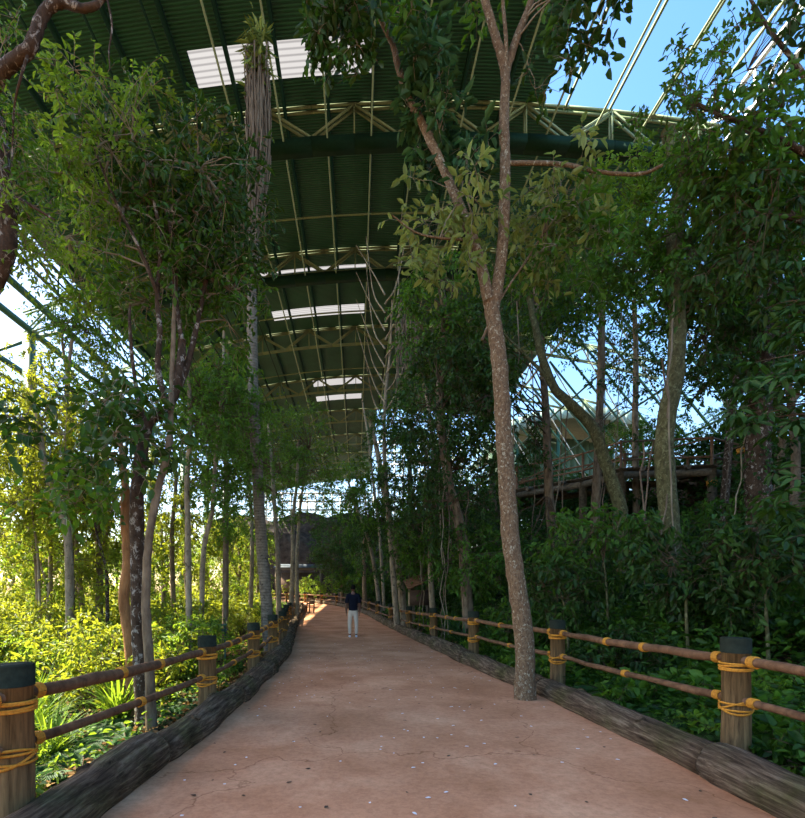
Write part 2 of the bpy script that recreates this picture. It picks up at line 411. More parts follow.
def girder(name,x,z0,z1,y0,y1,label,m):
    r=empty(name,(x,0,0),label,'girder')
    MB().beam((0,y0,z0),(0,y1,z0),.16,.18).build('bottom_chord',M[m],r); MB().beam((0,y0,z1),(0,y1,z1),.16,.18).build('top_chord',M[m],r)
    ys=np.arange(y0,y1-2.9,3.0)
    for i,y in enumerate(ys):
        a,b=(z0,z1) if i%2 else (z1,z0)
        MB().beam((0,y,a),(0,y+3,b),.1,.12).build('brace',M[m],r)
        MB().beam((0,y,z0),(0,y,z1),.1,.12).build('upright',M[m],r)
girder('edge_girder',19.6,archb(19.6)+.1,arch(19.6)+.2,4.6,76.6,'pale steel lattice girder along the edge of the open roof bay','white_steel')
girder('edge_girder',-21.6,archb(-21.6)+.1,arch(-21.6)-.1,16.6,110,'green steel lattice girder along the sunny edge of the roof','grn')
for k,(x,z) in enumerate(((-25.4,archb(-25.4)+.1),(-23.4,archb(-23.4)+.2),(-29,archb(-25.4)-1.2))):
    o=MB().beam((x,10,z),(x,112,z),.3,.4).build('eaves_beam',M['grn']); tag(o,'long green eaves beam outside the roof edge above the sunny trees','beam','eaves beams')
for k,y in enumerate([28.6+12*q for q in range(7)]):
    x=-25.6; g=G(x,y)-.2; r=empty('steel_column',(x,y,g),'green steel column carrying the sunny edge of the roof','column','roof columns')
    h=archb(x)-g-.1
    MB().box((0,0,h/2),(.75,.5,h)).build('shaft',M['grn'],r)
    MB().box((0,0,.05),(.9,.8,.12)).build('base_plate',M['grn'],r)
    MB().beam((0,0,h-.3),(4.2,0,h+.6),.16,.25).build('bracket',M['grn'],r)
    MB().beam((0,0,h-.4),(-4.2,0,h-1.8),.14,.2).build('bracket',M['grn'],r)
    MB().beam((-4.2,.0,h-1.8),(-4.2,11.8,h-1.8),.12,.14).build('rail',M['grn'],r)
# sloping steel side frame beyond the hillside
r=empty('side_frame',(20,0,0),'sloping dark steel frame of crossing bars behind the hillside trees','frame')
for i,y in enumerate(np.arange(36,112,3.0)):
    zt=archb(19.6); MB().beam((0,y,zt),(14,y,8.0),.13,.18).build('rafter',M['grn'],r)
for t in (.2,.4,.6,.8,1.0):
    MB().beam((14*t,36,archb(19.6)*(1-t)+8*t),(14*t,111,archb(19.6)*(1-t)+8*t),.12,.14).build('rail',M['grn'],r)
for i,y in enumerate(np.arange(36,108,6.0)):
    MB().beam((0,y,archb(19.6)),(14,y+6,8.0),.09).build('cross_brace',M['white_steel'],r)
for i in range(6): MB().beam((14,36+i*15,8),(14,36+i*15,G(34,36+i*15)-.3),.3).build('strut',M['grn'],r)
# far pale green canopy beyond
def far_canopy():
    y=74.; r=empty('canopy_roof',(32,y,0),'pale green curved canopy roof seen beyond the steel side frame','canopy')
    m=MB(); xs=np.linspace(-11,9,21); ys=np.linspace(0,26,9)
    zf=lambda x,yy:24.2+2.6*(1-(x/11)**2)
    for i in range(20):
        for j in range(8):
            V=[(xs[i],ys[j],zf(xs[i],0)),(xs[i+1],ys[j],zf(xs[i+1],0)),(xs[i+1],ys[j+1],zf(xs[i+1],0)),(xs[i],ys[j+1],zf(xs[i],0))]
            m.add(V,[[0,1,2,3]])
    m.build('roof_sheet',M['roofpale'],r)
    m=MB()
    for i in range(20): 
        m.box(((xs[i]+xs[i+1])/2,-.1,zf((xs[i]+xs[i+1])/2,0)+.1),(1.05,.25,1.7))
    m.build('fascia',M['roofpale'],r)
    m=MB()
    for i in range(20):
        c=(xs[i]+xs[i+1])/2; h=zf(c,0)-1-13
        m.box((c,9,13+h/2),(1.0,.15,h))
    m.build('back_panel',plain('faded_green_panel',(.07,.13,.09)),r)
    for i in range(4): MB().beam((-9+6*i,1,3),(-9+6*i,1,25),.4).build('post',M['grn'],r)
far_canopy()
# far end glazing
def glazing(name,x0,x1,z0,z1,y,nx,nz,label):
    r=empty(name,((x0+x1)/2,y,z0),label,'glazed wall'); w=(x1-x0); h=z1-z0
    for i in range(nx+1): MB().beam((-w/2+w*i/nx,0,0),(-w/2+w*i/nx,0,h),.35,.35).build('mullion',M['white_steel'],r)
    for j in range(nz+1): MB().beam((-w/2,0,h*j/nz),(w/2,0,h*j/nz),.35,.35).build('rail',M['white_steel'],r)
glazing('glazed_end_wall',-24,4,17,25,126,14,4,'white barred glazing of the far end wall over the dark rocks')
glazing('glazed_side_wall',4.5,22,11,33,110,10,9,'white barred glazing below the roof seen through the middle trees')

# ------------------------------------------------------------------ fences
def fence(root_name,label,posts,hs,up,lo,side):
    """posts: list of (x,y,top z)"""
    r=empty(root_name,(posts[0][0],posts[0][1],0),label,'fence')
    o0=np.array([posts[0][0],posts[0][1],0.])
    PR=.115
    for i,(x,y,zt) in enumerate(posts):
        g=G(x,y)-.25; loc=np.array([x,y,0])-o0
        P=np.array([[0,0,g],[0,0,g+.3],[.006,0,(g+zt)/2],[0,0,zt-.13]])
        m=MB(); m.tube(P,[PR*1.06,PR*1.03,PR,PR*.97],18,noise=.008)
        p=m.build('post',M['post'],r,True); p.location=[float(v) for v in loc]
        c=MB(); c.tube([[0,0,zt-.135],[0,0,zt-.01],[0,0,zt],[0,0,zt+.004]],[PR*1.04,PR*1.05,PR*1.0,PR*.6],20)
        cc=c.build('cap',M['cap'],p,True)
    for lvl,(fn) in enumerate((up,lo)):
        for i in range(len(posts)-1):
            a=np.array([posts[i][0],posts[i][1],posts[i][2]-fn[0]]); b=np.array([posts[i+1][0],posts[i+1][1],posts[i+1][2]-fn[0]])
            d=b-a; d/=np.linalg.norm(d); nrm=np.array([-side,0,0])*.0
            a2=a+d*(PR*.8); b2=b-d*(PR*.8)
            t=np.linspace(0,1,9)[:,None]; P=a2*(1-t)+b2*t; P[1:-1]+=rng.normal(0,.006,(7,3)); P[:,2]-=.02*np.sin(t[:,0]*math.pi)
            ra=.042 if lvl==0 else .034
            m=MB().tube(P-o0,ra*(1+.08*rng.standard_normal(9)),10)
            rl=m.build('rail',M['pole'],r,True)
            near=max(a[1],b[1])<26
            # yellow lashings along the rail
            ts=[.035,.965]+([.37,.6] if lvl==0 else [.48]) if near else [.04,.96]
            for tt in ts:
                c=a2*(1-tt)+b2*tt-o0; c[2]-=.02*math.sin(tt*math.pi)
                m=MB()
                for q in range(5 if near else 2):
                    cc=c+d*(q-2)*.015*(1 if near else 2)
                    th=np.linspace(0,2*math.pi,13)
                    sx=np.cross(d,[0,0,1.]); sx/=np.linalg.norm(sx); sz=np.cross(sx,d); R=ra+.006
                    ring=cc+R*(np.cos(th)[:,None]*sx+np.sin(th)[:,None]*sz)
                    m.tube(ring,.009 if near else .018,6,cap=False)
                m.build('rope_lashing',M['rope'],rl,True)
        for i,(x,y,zt) in enumerate(posts):
            if y>34: continue
            m=MB(); z=zt-fn[0]
            n=4 if y<14 else 2
            for q in range(n):
                th=np.linspace(0,2*math.pi,19); R=PR+.012
                tilt=(.10*math.sin(q*2.1) if lvl else .02*math.sin(q*2.))
                zz=z-.03-(q*.019 if lvl==0 else .0)+tilt*.6*np.cos(th+q)
                ring=np.stack([R*np.cos(th),R*np.sin(th),zz-.02*(q if lvl else 0)],1)+(np.array([x,y,0])-o0)
                m.tube(ring,.0095,6,cap=False)
            m.build('post_rope',M['rope'],r,True)
    return r
LP=[(-2.55,.4,1.15),(-2.18,3.3,1.13),(-1.96,6.8,1.0),(-1.96,9.85,.975),(-1.98,12.2,1.02),(-2.12,14.8,1.0),(-2.45,17.6,1.0),(-2.8,20.6,1.02),(-3.1,23.8,1.03),(-3.4,27,1.06),(-3.62,30.2,1.1),(-3.9,33.5,1.15),(-4.2,37,1.2),(-4.6,40.5,1.25),(-5.3,44,1.3)]
RP=[(3.62,1.4,1.2),(3.46,4.75,1.165),(3.2,8.3,1.12),(2.62,11.7,1.12),(2.28,15.5,1.06),(1.9,19,1.0),(1.5,23,1.0),(1.08,27,1.02),(.72,31,1.06),(.2,35,1.12),(-.6,39,1.2),(-1.7,43,1.28),(-3.2,46.5,1.33),(-5.0,50,1.38),(-7.2,53,1.42),(-9.6,55.5,1.45)]
fence('post_and_rail_fence','wooden fence with yellow rope lashings between the path and the sunny trees',LP,0,(.20,),(.52,),1)
fence('post_and_rail_fence','wooden fence with yellow rope lashings at the foot of the dark hillside',RP,0,(.20,),(.56,),-1)

# ------------------------------------------------------------------ log kerbs
def kerb(ys,edge,side,labels,group):
    for i in range(len(ys)-1):
        y0,y1=ys[i],ys[i+1]; n=max(8,int((y1-y0)/.16)); yy=np.linspace(y0+.015,y1-.015,n)
        R0=.185+.015*math.sin(i*1.9); cx=edge(yy)+side*(R0*1.02)+.015*np.sin(yy*2.3+i)
        cz=zr(yy)+R0*.55+.01*np.sin(yy*3.1); P=np.stack([cx,yy,cz],1)
        rr=R0*(1+.035*np.sin(yy*2.7+i*2)+.02*rng.standard_normal(n)); rr[0]*=.93; rr[-1]*=.93
        o=P[0].copy(); o[2]=zr(y0)
        m=MB().tube(P-o,rr,20,noise=.018)
        # saw-cut knots
        for q in range(2):
            k=int(n*(.3+.4*q)); a=math.pi*(.35+.3*q)
            c=P[k]-o+np.array([math.cos(a)*side*-1,0,abs(math.sin(a))])*rr[k]*.92
            m.tube([c,c+np.array([math.cos(a)*side*-1,0,abs(math.sin(a))])*.035],[.06,.045],10)
        ob=m.build('log_kerb',M['log'],None,True); ob.location=[float(v) for v in o]
        tag(ob,labels(i),'log kerb',group)
kl=[-3,1.4,4.75,7.3,9.6,12.4,15.6,19,23,27.5,32,37,42,47]
kerb(kl,le,-1,lambda i:['rough grey log edging the path behind the camera side of the sunny fence','rough grey log edging the path, beside the nearest sunny fence post','bark-textured log edging the path between the first two sunny fence posts','grey log edging the path at the second sunny fence post','grey log edging the path at the bend of the sunny fence'][i] if i<5 else 'grey log edging the far path along the sunny fence','logs along the sunny fence')
kr=[-3,1.0,4.42,7.95,11.3,14.6,18,22,26.5,31,36,41,46,51]
kerb(kr,re_,1,lambda i:['mossy grey log edging the path beyond the nearest hillside fence post','mossy log edging the path under the nearest hillside fence post','mossy log edging the path between the forked trunk and nearest hillside fence post','grey log edging the path just past the forked trunk','grey log edging the path two logs past the forked trunk'][i] if i<5 else 'grey log edging the far path under the hillside fence','logs under the hillside fence')
# ------------------------------------------------------------------ growing things
def unit(v): return v/(np.linalg.norm(v,axis=-1,keepdims=True)+1e-9)
def rnd_dirs(n,zb=0.0):
    v=rng.standard_normal((n,3)); v[:,2]+=zb; return unit(v)
def cluster_leaves(fm,tm,C,cr,lpc,L,tw=5,droop=.25,wr=.42,tone=None,twr=.006,lance=False,flat=0.0):
    """twigs and leaves about every cluster centre C (n,3)"""
    n=len(C); 
    if n==0: return
    d=rnd_dirs(n*tw,.15).reshape(n,tw,3)
    if flat: d[:,:,2]*=(1-flat); d=unit(d)
    ln=cr*rng.uniform(.55,1.25,(n,tw,1))
    s=C[:,None,:]+d*cr*.05; e=C[:,None,:]+d*ln; e[...,2]-=droop*ln[...,0]*.6
    mid=(s+e)/2; mid[...,2]+=.12*ln[...,0]
    P=np.stack([s,mid,e],2).reshape(n*tw,3,3)
    tm.tubes(P,twr,twr*.4,3)
    k=max(1,int(round(lpc/tw)))
    t=np.broadcast_to(np.linspace(.18,1,k)[None,:,None],(n*tw,k,1))+rng.uniform(-.06,.06,(n*tw,k,1))
    A,Bm,E=P[:,0][:,None],P[:,1][:,None],P[:,2][:,None]
    pos=(1-t)**2*A+2*t*(1-t)*(2*Bm-(A+E)/2)+t*t*E
    tang=unit(E-A); jit=rng.standard_normal((n*tw,k,3)); side=unit(jit-tang*(jit*tang).sum(-1,keepdims=True))
    D=unit(tang*.55+side*.95+np.array([0,0,-droop]))
    Nn=unit(np.array([0,0,1.])+.55*rng.standard_normal((n*tw,k,3)))
    ll=L*rng.uniform(.65,1.2,n*tw*k)
    ct=np.repeat(np.clip(rng.normal(.5,.2,n),0,1),tw*k) if tone is None else np.full(n*tw*k,tone)
    rn=np.clip(ct+rng.normal(0,.22,n*tw*k),0,1)
    fm.leaves(pos.reshape(-1,3),D.reshape(-1,3),Nn.reshape(-1,3),ll,ll*wr,rn)

def ellip(c,r,n,shell=.55):
    u=rnd_dirs(n); s=rng.uniform(0,1,(n,1))**(1/3.); s=shell+(1-shell)*s if shell>0 else s
    s=np.where(rng.random((n,1))<.25,rng.random((n,1)),s)
    return np.array(c)+u*np.array(r)*s

def limb(bm,tm,start,ends,r0,sag=.15):
    """thin curved branches from start points to cluster ends"""
    n=len(ends)
    if n==0: return
    K=6; t=np.linspace(0,1,K)[None,:,None]; S=start[:,None,:]; E=ends[:,None,:]
    L=np.linalg.norm(ends-start,axis=1)[:,None,None]
    Cc=S*.45+E*.55; Cc=Cc+np.array([0,0,1.])*L*sag+rng.normal(0,.10,(n,1,3))*L
    P=(1-t)**2*S+2*t*(1-t)*Cc+t*t*E
    P[:,1:-1]+=rng.normal(0,.018,(n,K-2,3))*L
    tm.tubes(P,r0,np.minimum(.008,np.asarray(r0)*.35),5)

def TREE(label,stems,crowns,bark='b_grey',leaf='mid',cat='tree',name='tree',group=None,base=None,vines=0,twig='twig',extra=None):
    """stems: [(list of (px,py,D) or xyz, r0, r1)], first is the trunk from the ground. crowns: dicts"""
    ws=[]
    for i,(pts,r0,r1) in enumerate(stems):
        P=np.array([W(*p) for p in pts]) if base is None else np.array(pts,float)
        if i==0:
            g=G(P[0][0],P[0][1])
            if base is None: P[0][2]=g-.15
        ws.append((smoothpts(P,6,.0),r0,r1))
    o=ws[0][0][0].copy(); o[2]+=.15
    root=empty(name,o,label,cat,group)
    for i,(P,r0,r1) in enumerate(ws):
        n=len(P); t=np.linspace(0,1,n); rr=r0*(1-t)+r1*t
        if i==0:
            h=P[:,2]-P[0,2]; rr=rr*(1+.35*np.exp(-h/.25))
        P2=P.copy(); P2[1:-1,:2]+=rng.normal(0,r0*.035,(n-2,2))
        m=MB().tube(P2,rr,14 if r0>.08 else 8,noise=.035)
        m.build('trunk' if i==0 else 'limb',M[bark],root,True,o)
    tm=MB(); leafm={}
    for c in crowns:
        mt=c.get('leaf',leaf); fm=leafm.setdefault(mt,MB())
        if 'p' in c: cen=W(*c['p']); s=c['p'][2]/F; rad=(c['r'][0]*s,c['r'][2] if len(c['r'])>2 else c['r'][0]*s,c['r'][1]*s)
        else: cen=np.array(c['c'],float); rad=c['r']
        n=c['n']; C=ellip(cen,rad,n,c.get('shell',.5))
        C=C[C[:,2]>ground(C[:,0],C[:,1])+.15]; n=len(C)
        if n==0: continue
        # attach: each cluster grows from a hub, each hub from the nearest stem point lower than it
        st=ws[c['s']][0] if 's' in c else np.concatenate([w_[0] for w_ in ws]); 
        nh=max(1,n//9); H=ellip(cen,np.array(rad)*.55,nh,0)
        tip=st[len(st)//3:]
        def near(Q):
            d=np.linalg.norm((tip[None]-Q[:,None])*np.array([1,1,.75]),axis=2)+np.where(tip[None,:,2]>Q[:,None,2]-.2,1.2,0)
            return tip[d.argmin(1)]
        hr=c.get('hr',.03)
        if not c.get('loose'):
            limb(tm,tm,near(H),H,np.full(nh,hr),c.get('sag',.12))
            dd=np.linalg.norm(C[:,None]-H[None],axis=2).argmin(1)
            limb(tm,tm,H[dd],C,np.full(n,hr*.45),.08)
        cluster_leaves(fm,tm,C,c.get('cr',.4),c.get('k',40),c.get('L',.11),c.get('tw',5),c.get('droop',.25),c.get('w',.42),c.get('tone'),c.get('twr',.005),flat=c.get('flat',0))
    if tm.n: tm.build('twigs',M[twig],root,False,o)
    for mt,fm in leafm.items():
        if fm.n: fm.build('foliage',M[mt],root,False,o)
    for v in range(vines):
        P=ws[0][0]; i=rng.integers(len(P)//3,len(P)-1); a=P[i]+np.array([rng.uniform(-.5,.5),rng.uniform(-.4,.4),0]); z=ground(a[0],a[1])+.2
        h=a[2]-z; t=np.linspace(0,1,14)[:,None]; Q=a+np.array([0,0,-1.])*h*t; Q[:,0]+=.12*np.sin(t[:,0]*5+v)+P[i-min(i,2),0]*0; Q[1:,:2]+=rng.normal(0,.03,(13,2))
        MB().tube(Q,np.linspace(.018,.012,14),6).build('vine',M['twigp' if v%2 else 'root'],root,True,o)
    if extra: extra(root,o,ws)
    return root

# ---- the forked trunk beside the path
TREE('tall forked tree with lichen-spotted reddish bark rising from the path edge',
 [([(525,700,7.56),(524,640,7.56),(518,590,7.57),(511,540,7.6),(506,470,7.6),(502,400,7.6),(497,340,7.6),(490,300,7.6)],.140,.105),
  ([(492,315,7.6),(478,255,7.65),(457,200,7.7),(427,133,7.8),(405,90,7.85),(393,45,7.9)],.085,.045),
  ([(493,312,7.6),(502,250,7.55),(505,180,7.5),(504,120,7.5),(505,72,7.5),(495,35,7.45),(482,-10,7.4),(470,-60,7.3)],.085,.05),
  ([(505,75,7.5),(516,40,7.5),(533,-5,7.5),(548,-70,7.4)],.06,.04),
  ([(505,80,7.5),(506,40,7.4),(503,0,7.4),(505,-50,7.4)],.035,.02),
  ([(505,163,7.5),(560,164,7.3),(600,172,7.1),(640,174,7.0),(663,165,6.9)],.035,.02),
  ([(470,240,7.6),(440,238,7.4),(415,232,7.3),(392,215,7.2)],.02,.01),
  ([(393,45,7.9),(370,0,7.6),(345,-30,7.2)],.04,.025),
  ([(482,340,7.6),(500,300,7.6),(530,255,7.7),(545,230,7.7)],.02,.01)],
 [dict(p=(448,225,7.5),r=(55,55,.8),n=26,cr=.28,k=20,L=.16,leaf='pale',s=6,hr=.012,twr=.005,tw=4,shell=.3),
  dict(p=(560,215,7.6),r=(48,60,.9),n=36,cr=.26,k=22,L=.15,leaf='pale',s=8,hr=.012,shell=.2),
  dict(p=(560,255,7.9),r=(55,50,.9),n=26,cr=.3,k=26,L=.13,leaf='mid',s=8,hr=.012),
  dict(p=(423,75,7.8),r=(24,45,.5),n=18,cr=.25,k=20,L=.22,leaf='blue',s=1,hr=.015,w=.4),
  dict(p=(440,130,7.9),r=(22,60,.5),n=18,cr=.25,k=20,L=.20,leaf='blue',s=1,hr=.015,w=.4),
  dict(p=(465,170,7.7),r=(30,35,.5),n=10,cr=.25,k=16,L=.2,leaf='blue',s=1,hr=.015),
  dict(p=(345,15,7.2),r=(40,45,.8),n=42,cr=.26,k=24,L=.15,leaf='dark',s=7,hr=.015,shell=.2,w=.5),
  dict(p=(408,20,7.6),r=(24,26,.4),n=8,cr=.22,k=16,L=.17,leaf='mid',s=7,hr=.015,shell=.2,w=.5),
  dict(p=(600,-12,7.2),r=(45,36,.8),n=32,cr=.25,k=20,L=.17,leaf='dark',s=3,hr=.015,shell=.2,w=.5),
  dict(p=(545,85,7.5),r=(26,16,.4),n=5,cr=.2,k=12,L=.15,leaf='dark',s=3,hr=.01,w=.5),
  dict(p=(500,-90,7.4),r=(150,40,1.5),n=40,cr=.35,k=20,L=.17,leaf='mid')],
 'b_red','pale',twig='twigp')

# ---- ringed palm with the shaggy head
def palm_extra(root,o,ws):
    P=ws[0][0]; top=P[-1]
    # hanging skirt of dead roots and fronds
    m=MB(); n=520; zt=top[2]; s=rng.uniform(0,1,n)**1.1; a=rng.uniform(0,2*math.pi,n)
    z0=zt-.05-s*3.0; ln=rng.uniform(.8,2.6,n); r=rng.uniform(.14,.36,n)
    K=6; t=np.linspace(0,1,K)[None,:]
    zz=z0[:,None]-ln[:,None]*t; x0=np.interp(z0,P[:,2],P[:,0]); y0=np.interp(z0,P[:,2],P[:,1])
    rr=r[:,None]*(.72+.25*np.sin(t*3.1+r[:,None]*40)); X=np.interp(zz,P[:,2],P[:,0])+rr*np.cos(a)[:,None]+rng.normal(0,.015,(n,K)); Y=np.interp(zz,P[:,2],P[:,1])+rr*np.sin(a)[:,None]
    m.tubes(np.stack([X,Y,zz],-1),.022,.008,4)
    for q in range(14):
        a=q*1.3; z=np.linspace(zt-1.0-.3*(q%3),zt-4.2-.35*(q%5),12); rad=.2+.05*np.sin(z*2+q)
        m.tube(np.stack([np.interp(z,P[:,2],P[:,0])+rad*np.cos(a),np.interp(z,P[:,2],P[:,1])+rad*np.sin(a),z],1),np.linspace(.045,.02,12),6)
    m.build('root_skirt',M['root'],root,False,o)
    f=MB(); n=260; d=rnd_dirs(n,.1); b=top+np.array([0,0,-.45])+rng.normal(0,.10,(n,3))*np.array([1,1,3.5]); f.leaves(b,d,rnd_dirs(n,1.),rng.uniform(.2,.5,n),.03,curl=.5)
    f.build('leaf_crown',M['pale'],root,False,o)
    f=MB(); n=60; b=top+rng.normal(0,.15,(n,3))*np.array([1,1,2]); f.leaves(b,rnd_dirs(n,.3),rnd_dirs(n,1.),rng.uniform(.2,.45,n),.035,curl=.4); f.build('leaf_crown',M['pale'],root,False,o)
TREE('very tall ringed palm trunk with shaggy hanging brown root skirt and tuft on top',
 [([(270,640,14),(266,600,14),(260,520,14),(255,430,14),(252,330,14),(253,250,14),(258,150,14),(257,44,14)],.165,.12)],[],'b_palm','dry',cat='palm tree',name='palm_tree',extra=palm_extra)

# ---- sunny side, near trees
TREE('multi-stemmed tree with brown trunks and a wide dark crown behind the nearest fence bay',
 [([(146,700,6.5),(140,640,6.5),(138,570,6.5),(137,500,6.5),(142,450,6.6),(150,420,6.6),(168,408,6.7),(178,380,6.7),(182,340,6.8)],.105,.05),
  ([(172,400,6.7),(185,372,6.8),(196,330,6.9),(205,285,7.0),(218,235,7.1),(222,200,7.1)],.05,.02),
  ([(168,408,6.7),(158,370,6.7),(160,330,6.7),(157,300,6.7),(160,240,6.6),(150,180,6.5)],.045,.02),
  ([(182,345,6.8),(175,290,6.8),(172,240,6.8),(160,190,6.8),(140,140,6.7)],.035,.015),
  ([(146,425,6.6),(135,380,6.5),(130,330,6.4),(130,305,6.4)],.03,.015),
  ([(160,300,6.7),(140,250,6.5),(115,200,6.4),(95,150,6.3)],.03,.012)],
 [dict(p=(120,140,6.5),r=(66,60,.9),n=50,cr=.3,k=42,L=.09,leaf='fresh',hr=.015,flat=.3),
  dict(p=(62,170,6.2),r=(34,50,.8),n=20,cr=.3,k=40,L=.09,leaf='fresh',hr=.015,flat=.3),
  dict(p=(135,170,7.0),r=(60,60,.9),n=40,cr=.34,k=36,L=.11,leaf='dark',hr=.015),
  dict(p=(205,215,7.1),r=(66,78,1.1),n=100,cr=.34,k=36,L=.105,leaf='dark',hr=.024),
  dict(p=(150,255,7.2),r=(95,85,1.1),n=66,cr=.36,k=36,L=.10,leaf='mid',hr=.024),
  dict(p=(85,260,6.8),r=(62,50,1.0),n=24,cr=.3,k=40,L=.085,leaf='fresh',hr=.014,flat=.3),
  dict(p=(190,140,6.8),r=(26,22,.5),n=9,cr=.25,k=44,L=.08,leaf='yellow',hr=.012),
  dict(p=(215,300,7.3),r=(55,50,.9),n=34,cr=.3,k=34,L=.10,leaf='mid',hr=.014),
  dict(p=(112,435,6.2),r=(85,52,1.0),n=44,cr=.28,k=14,L=.15,leaf='dark',hr=.012,w=.5,shell=.1),
  dict(p=(75,490,6.4),r=(62,45,1.0),n=20,cr=.28,k=14,L=.14,leaf='mid',hr=.012,w=.5,shell=.1)],
 'b_dark','dark',twig='twigp')
TREE('dark slim trunk leaning beside the brown multi-stemmed tree',
 [([(152,735,6.3),(149,660,6.3),(146,600,6.3),(149,540,6.3),(158,490,6.4),(168,450,6.5),(171,410,6.6),(172,370,6.7),(175,300,6.8),(178,240,6.9)],.065,.025)],
 [dict(p=(190,225,7.2),r=(50,50,.8),n=26,cr=.3,k=36,L=.1,hr=.012)],'b_grey','dark')
TREE('thin tree with orange peeling bark behind the fence',
 [([(134,706,7.2),(131,650,7.2),(124,600,7.2),(128,560,7.2),(125,520,7.2),(126,490,7.2)],.085,.06),([(126,490,7.2),(120,440,7.3),(112,400,7.5)],.05,.02)],
 [dict(p=(112,410,7.8),r=(40,34,.8),n=20,cr=.3,k=34,L=.10,hr=.014)],'b_orange','mid')
# the tree just outside the frame whose limbs hang in
TREE('dark mottled limb arching in above a thin leafy trunk at the sunny edge',
 [([(-95,760,4.6),(-80,600,4.6),(-60,480,4.6),(-42,380,4.6),(-20,310,4.5),(4,258,4.4),(8,215,4.4),(3,180,4.4),(-4,120,4.4),(-25,80,4.2)],.10,.055),
  ([(-12,95,4.2),(6,68,4.1),(28,50,4.0),(38,28,4.0),(46,10,4.0),(62,3,4.0),(80,8,4.0),(94,6,4.0),(106,-6,4.0)],.06,.022),
  ([(30,48,4.0),(20,80,4.0),(14,110,4.1),(12,160,4.2)],.012,.006),
  ([(2,190,4.4),(30,205,4.3),(55,220,4.3)],.02,.008),
  ([(106,-6,4.0),(112,25,4.0),(109,50,4.0),(110,70,4.0)],.009,.004)],
 [dict(p=(12,175,4.5),r=(38,62,.6),n=42,cr=.2,k=34,L=.055,leaf='mid',hr=.01,twr=.003,s=0),
  dict(p=(35,240,4.6),r=(34,44,.5),n=22,cr=.2,k=30,L=.055,leaf='fresh',hr=.008,twr=.003,s=3),
  dict(p=(-10,20,4.5),r=(20,40,.4),n=6,cr=.2,k=20,L=.06,leaf='mid',hr=.008,twr=.003)],
 'b_dark','mid',twig='twigp')

# ---- slender trees in the sunlit grove
def pole_tree(label,pts,r,crowns,bark,leaf,group=None,**k): return TREE(label,[(pts,r,r*.45)],crowns,bark,leaf,group=group,**k)
sl=[('slender pale trunk leaning through the yellow-green grove',[(70,600,13),(68,540,13),(55,500,13),(44,460,13),(38,420,13),(30,380,13)],.11,'b_pale','yellow',(25,420,13),(60,60)),
 ('straight brown trunk with a yellow-green crown in the grove',[(72,610,15),(71,540,15),(70,480,15),(66,400,15),(72,340,15)],.10,'b_grey','yellow',(72,395,15),(66,52)),
 ('young tree with bare forking twigs against the bright sky',[(88,600,17),(76,540,17),(72,450,17),(70,400,17),(62,340,17)],.09,'b_grey','mid',(85,330,17),(38,30)),
 ('thin twin trunk standing between the dark-crowned tree and the ringed palm',[(190,610,12),(188,540,12),(187,480,12),(190,430,12),(188,370,12),(180,300,12)],.08,'b_pale','fine',(205,400,12),(45,55)),
 ('curved thin trunk leaning towards the ringed palm',[(201,620,12.5),(203,560,12.5),(212,510,12.5),(216,450,12.5),(222,390,12.5),(224,330,12.5)],.07,'b_pale','fine',(226,420,13),(42,50)),
 ('straight reddish thin trunk close behind the ringed palm',[(225,600,16),(226,540,16),(226,470,16),(225,420,16),(228,350,16)],.10,'b_grey','fine',(228,430,16),(36,60)),
 ('slim grey trunk far in the grove under yellow leaves',[(175,600,19),(172,540,19),(176,480,19),(170,420,19)],.10,'b_grey','yellow',(165,450,19),(45,55)),
 ('short crooked trunk forking low in the bright clearing',[(108,615,14),(107,580,14),(104,560,14),(96,530,14),(92,500,14)],.055,'b_dark','yellow',(85,500,14),(38,30)),
 ('thin leaning trunk beside the green steel column',[(40,610,16),(36,560,16),(24,510,16),(8,460,16)],.08,'b_grey','yellow',(10,430,16),(55,52)),
 ('white-barked pole-thin trunk in the grove shrubs',[(42,610,14),(38,560,14),(33,520,14),(28,470,14)],.045,'b_pale','yellow',(18,470,14),(42,40))]
for lb,pts,r,bk,lf,cp,cr in sl:
    pole_tree(lb,pts,r,[dict(p=cp,r=(cr[0],cr[1],1.6),n=60,cr=.5,k=46,L=.12,leaf=lf,hr=.02),dict(p=(cp[0],cp[1]+70,cp[2]),r=(cr[0]*.8,40,1.4),n=22,cr=.45,k=40,L=.12,leaf=lf,hr=.012)],bk,lf)
# feathery trees by the far bend, three stems
for lb,pts,cp,cr in (('feathery light green tree by the path bend, its trunk closest to the palm',[(279,606,22),(278,560,22),(275,510,22),(271,460,22),(268,420,22)],(262,470,22),(44,70)),
  ('feathery light green tree by the path bend, with the widest crown',[(290,604,24),(293,560,24),(293,520,24),(297,480,24),(298,440,24)],(300,455,24),(48,48)),
  ('feathery light green tree by the path bend, pale stem in front of the hut',[(297,603,27),(297,560,27),(300,510,27),(304,480,27)],(290,480,27),(50,50)),
  ('feathery green tree far down the grove side of the path',[(250,600,26),(252,540,26),(248,470,26),(240,420,26)],(238,440,26),(42,60))):
    pole_tree(lb,pts,.12,[dict(p=cp,r=(cr[0],cr[1],2.2),n=95,cr=.6,k=60,L=.12,w=.35,leaf='fine',hr=.03,flat=.5)],'b_pale','fine')

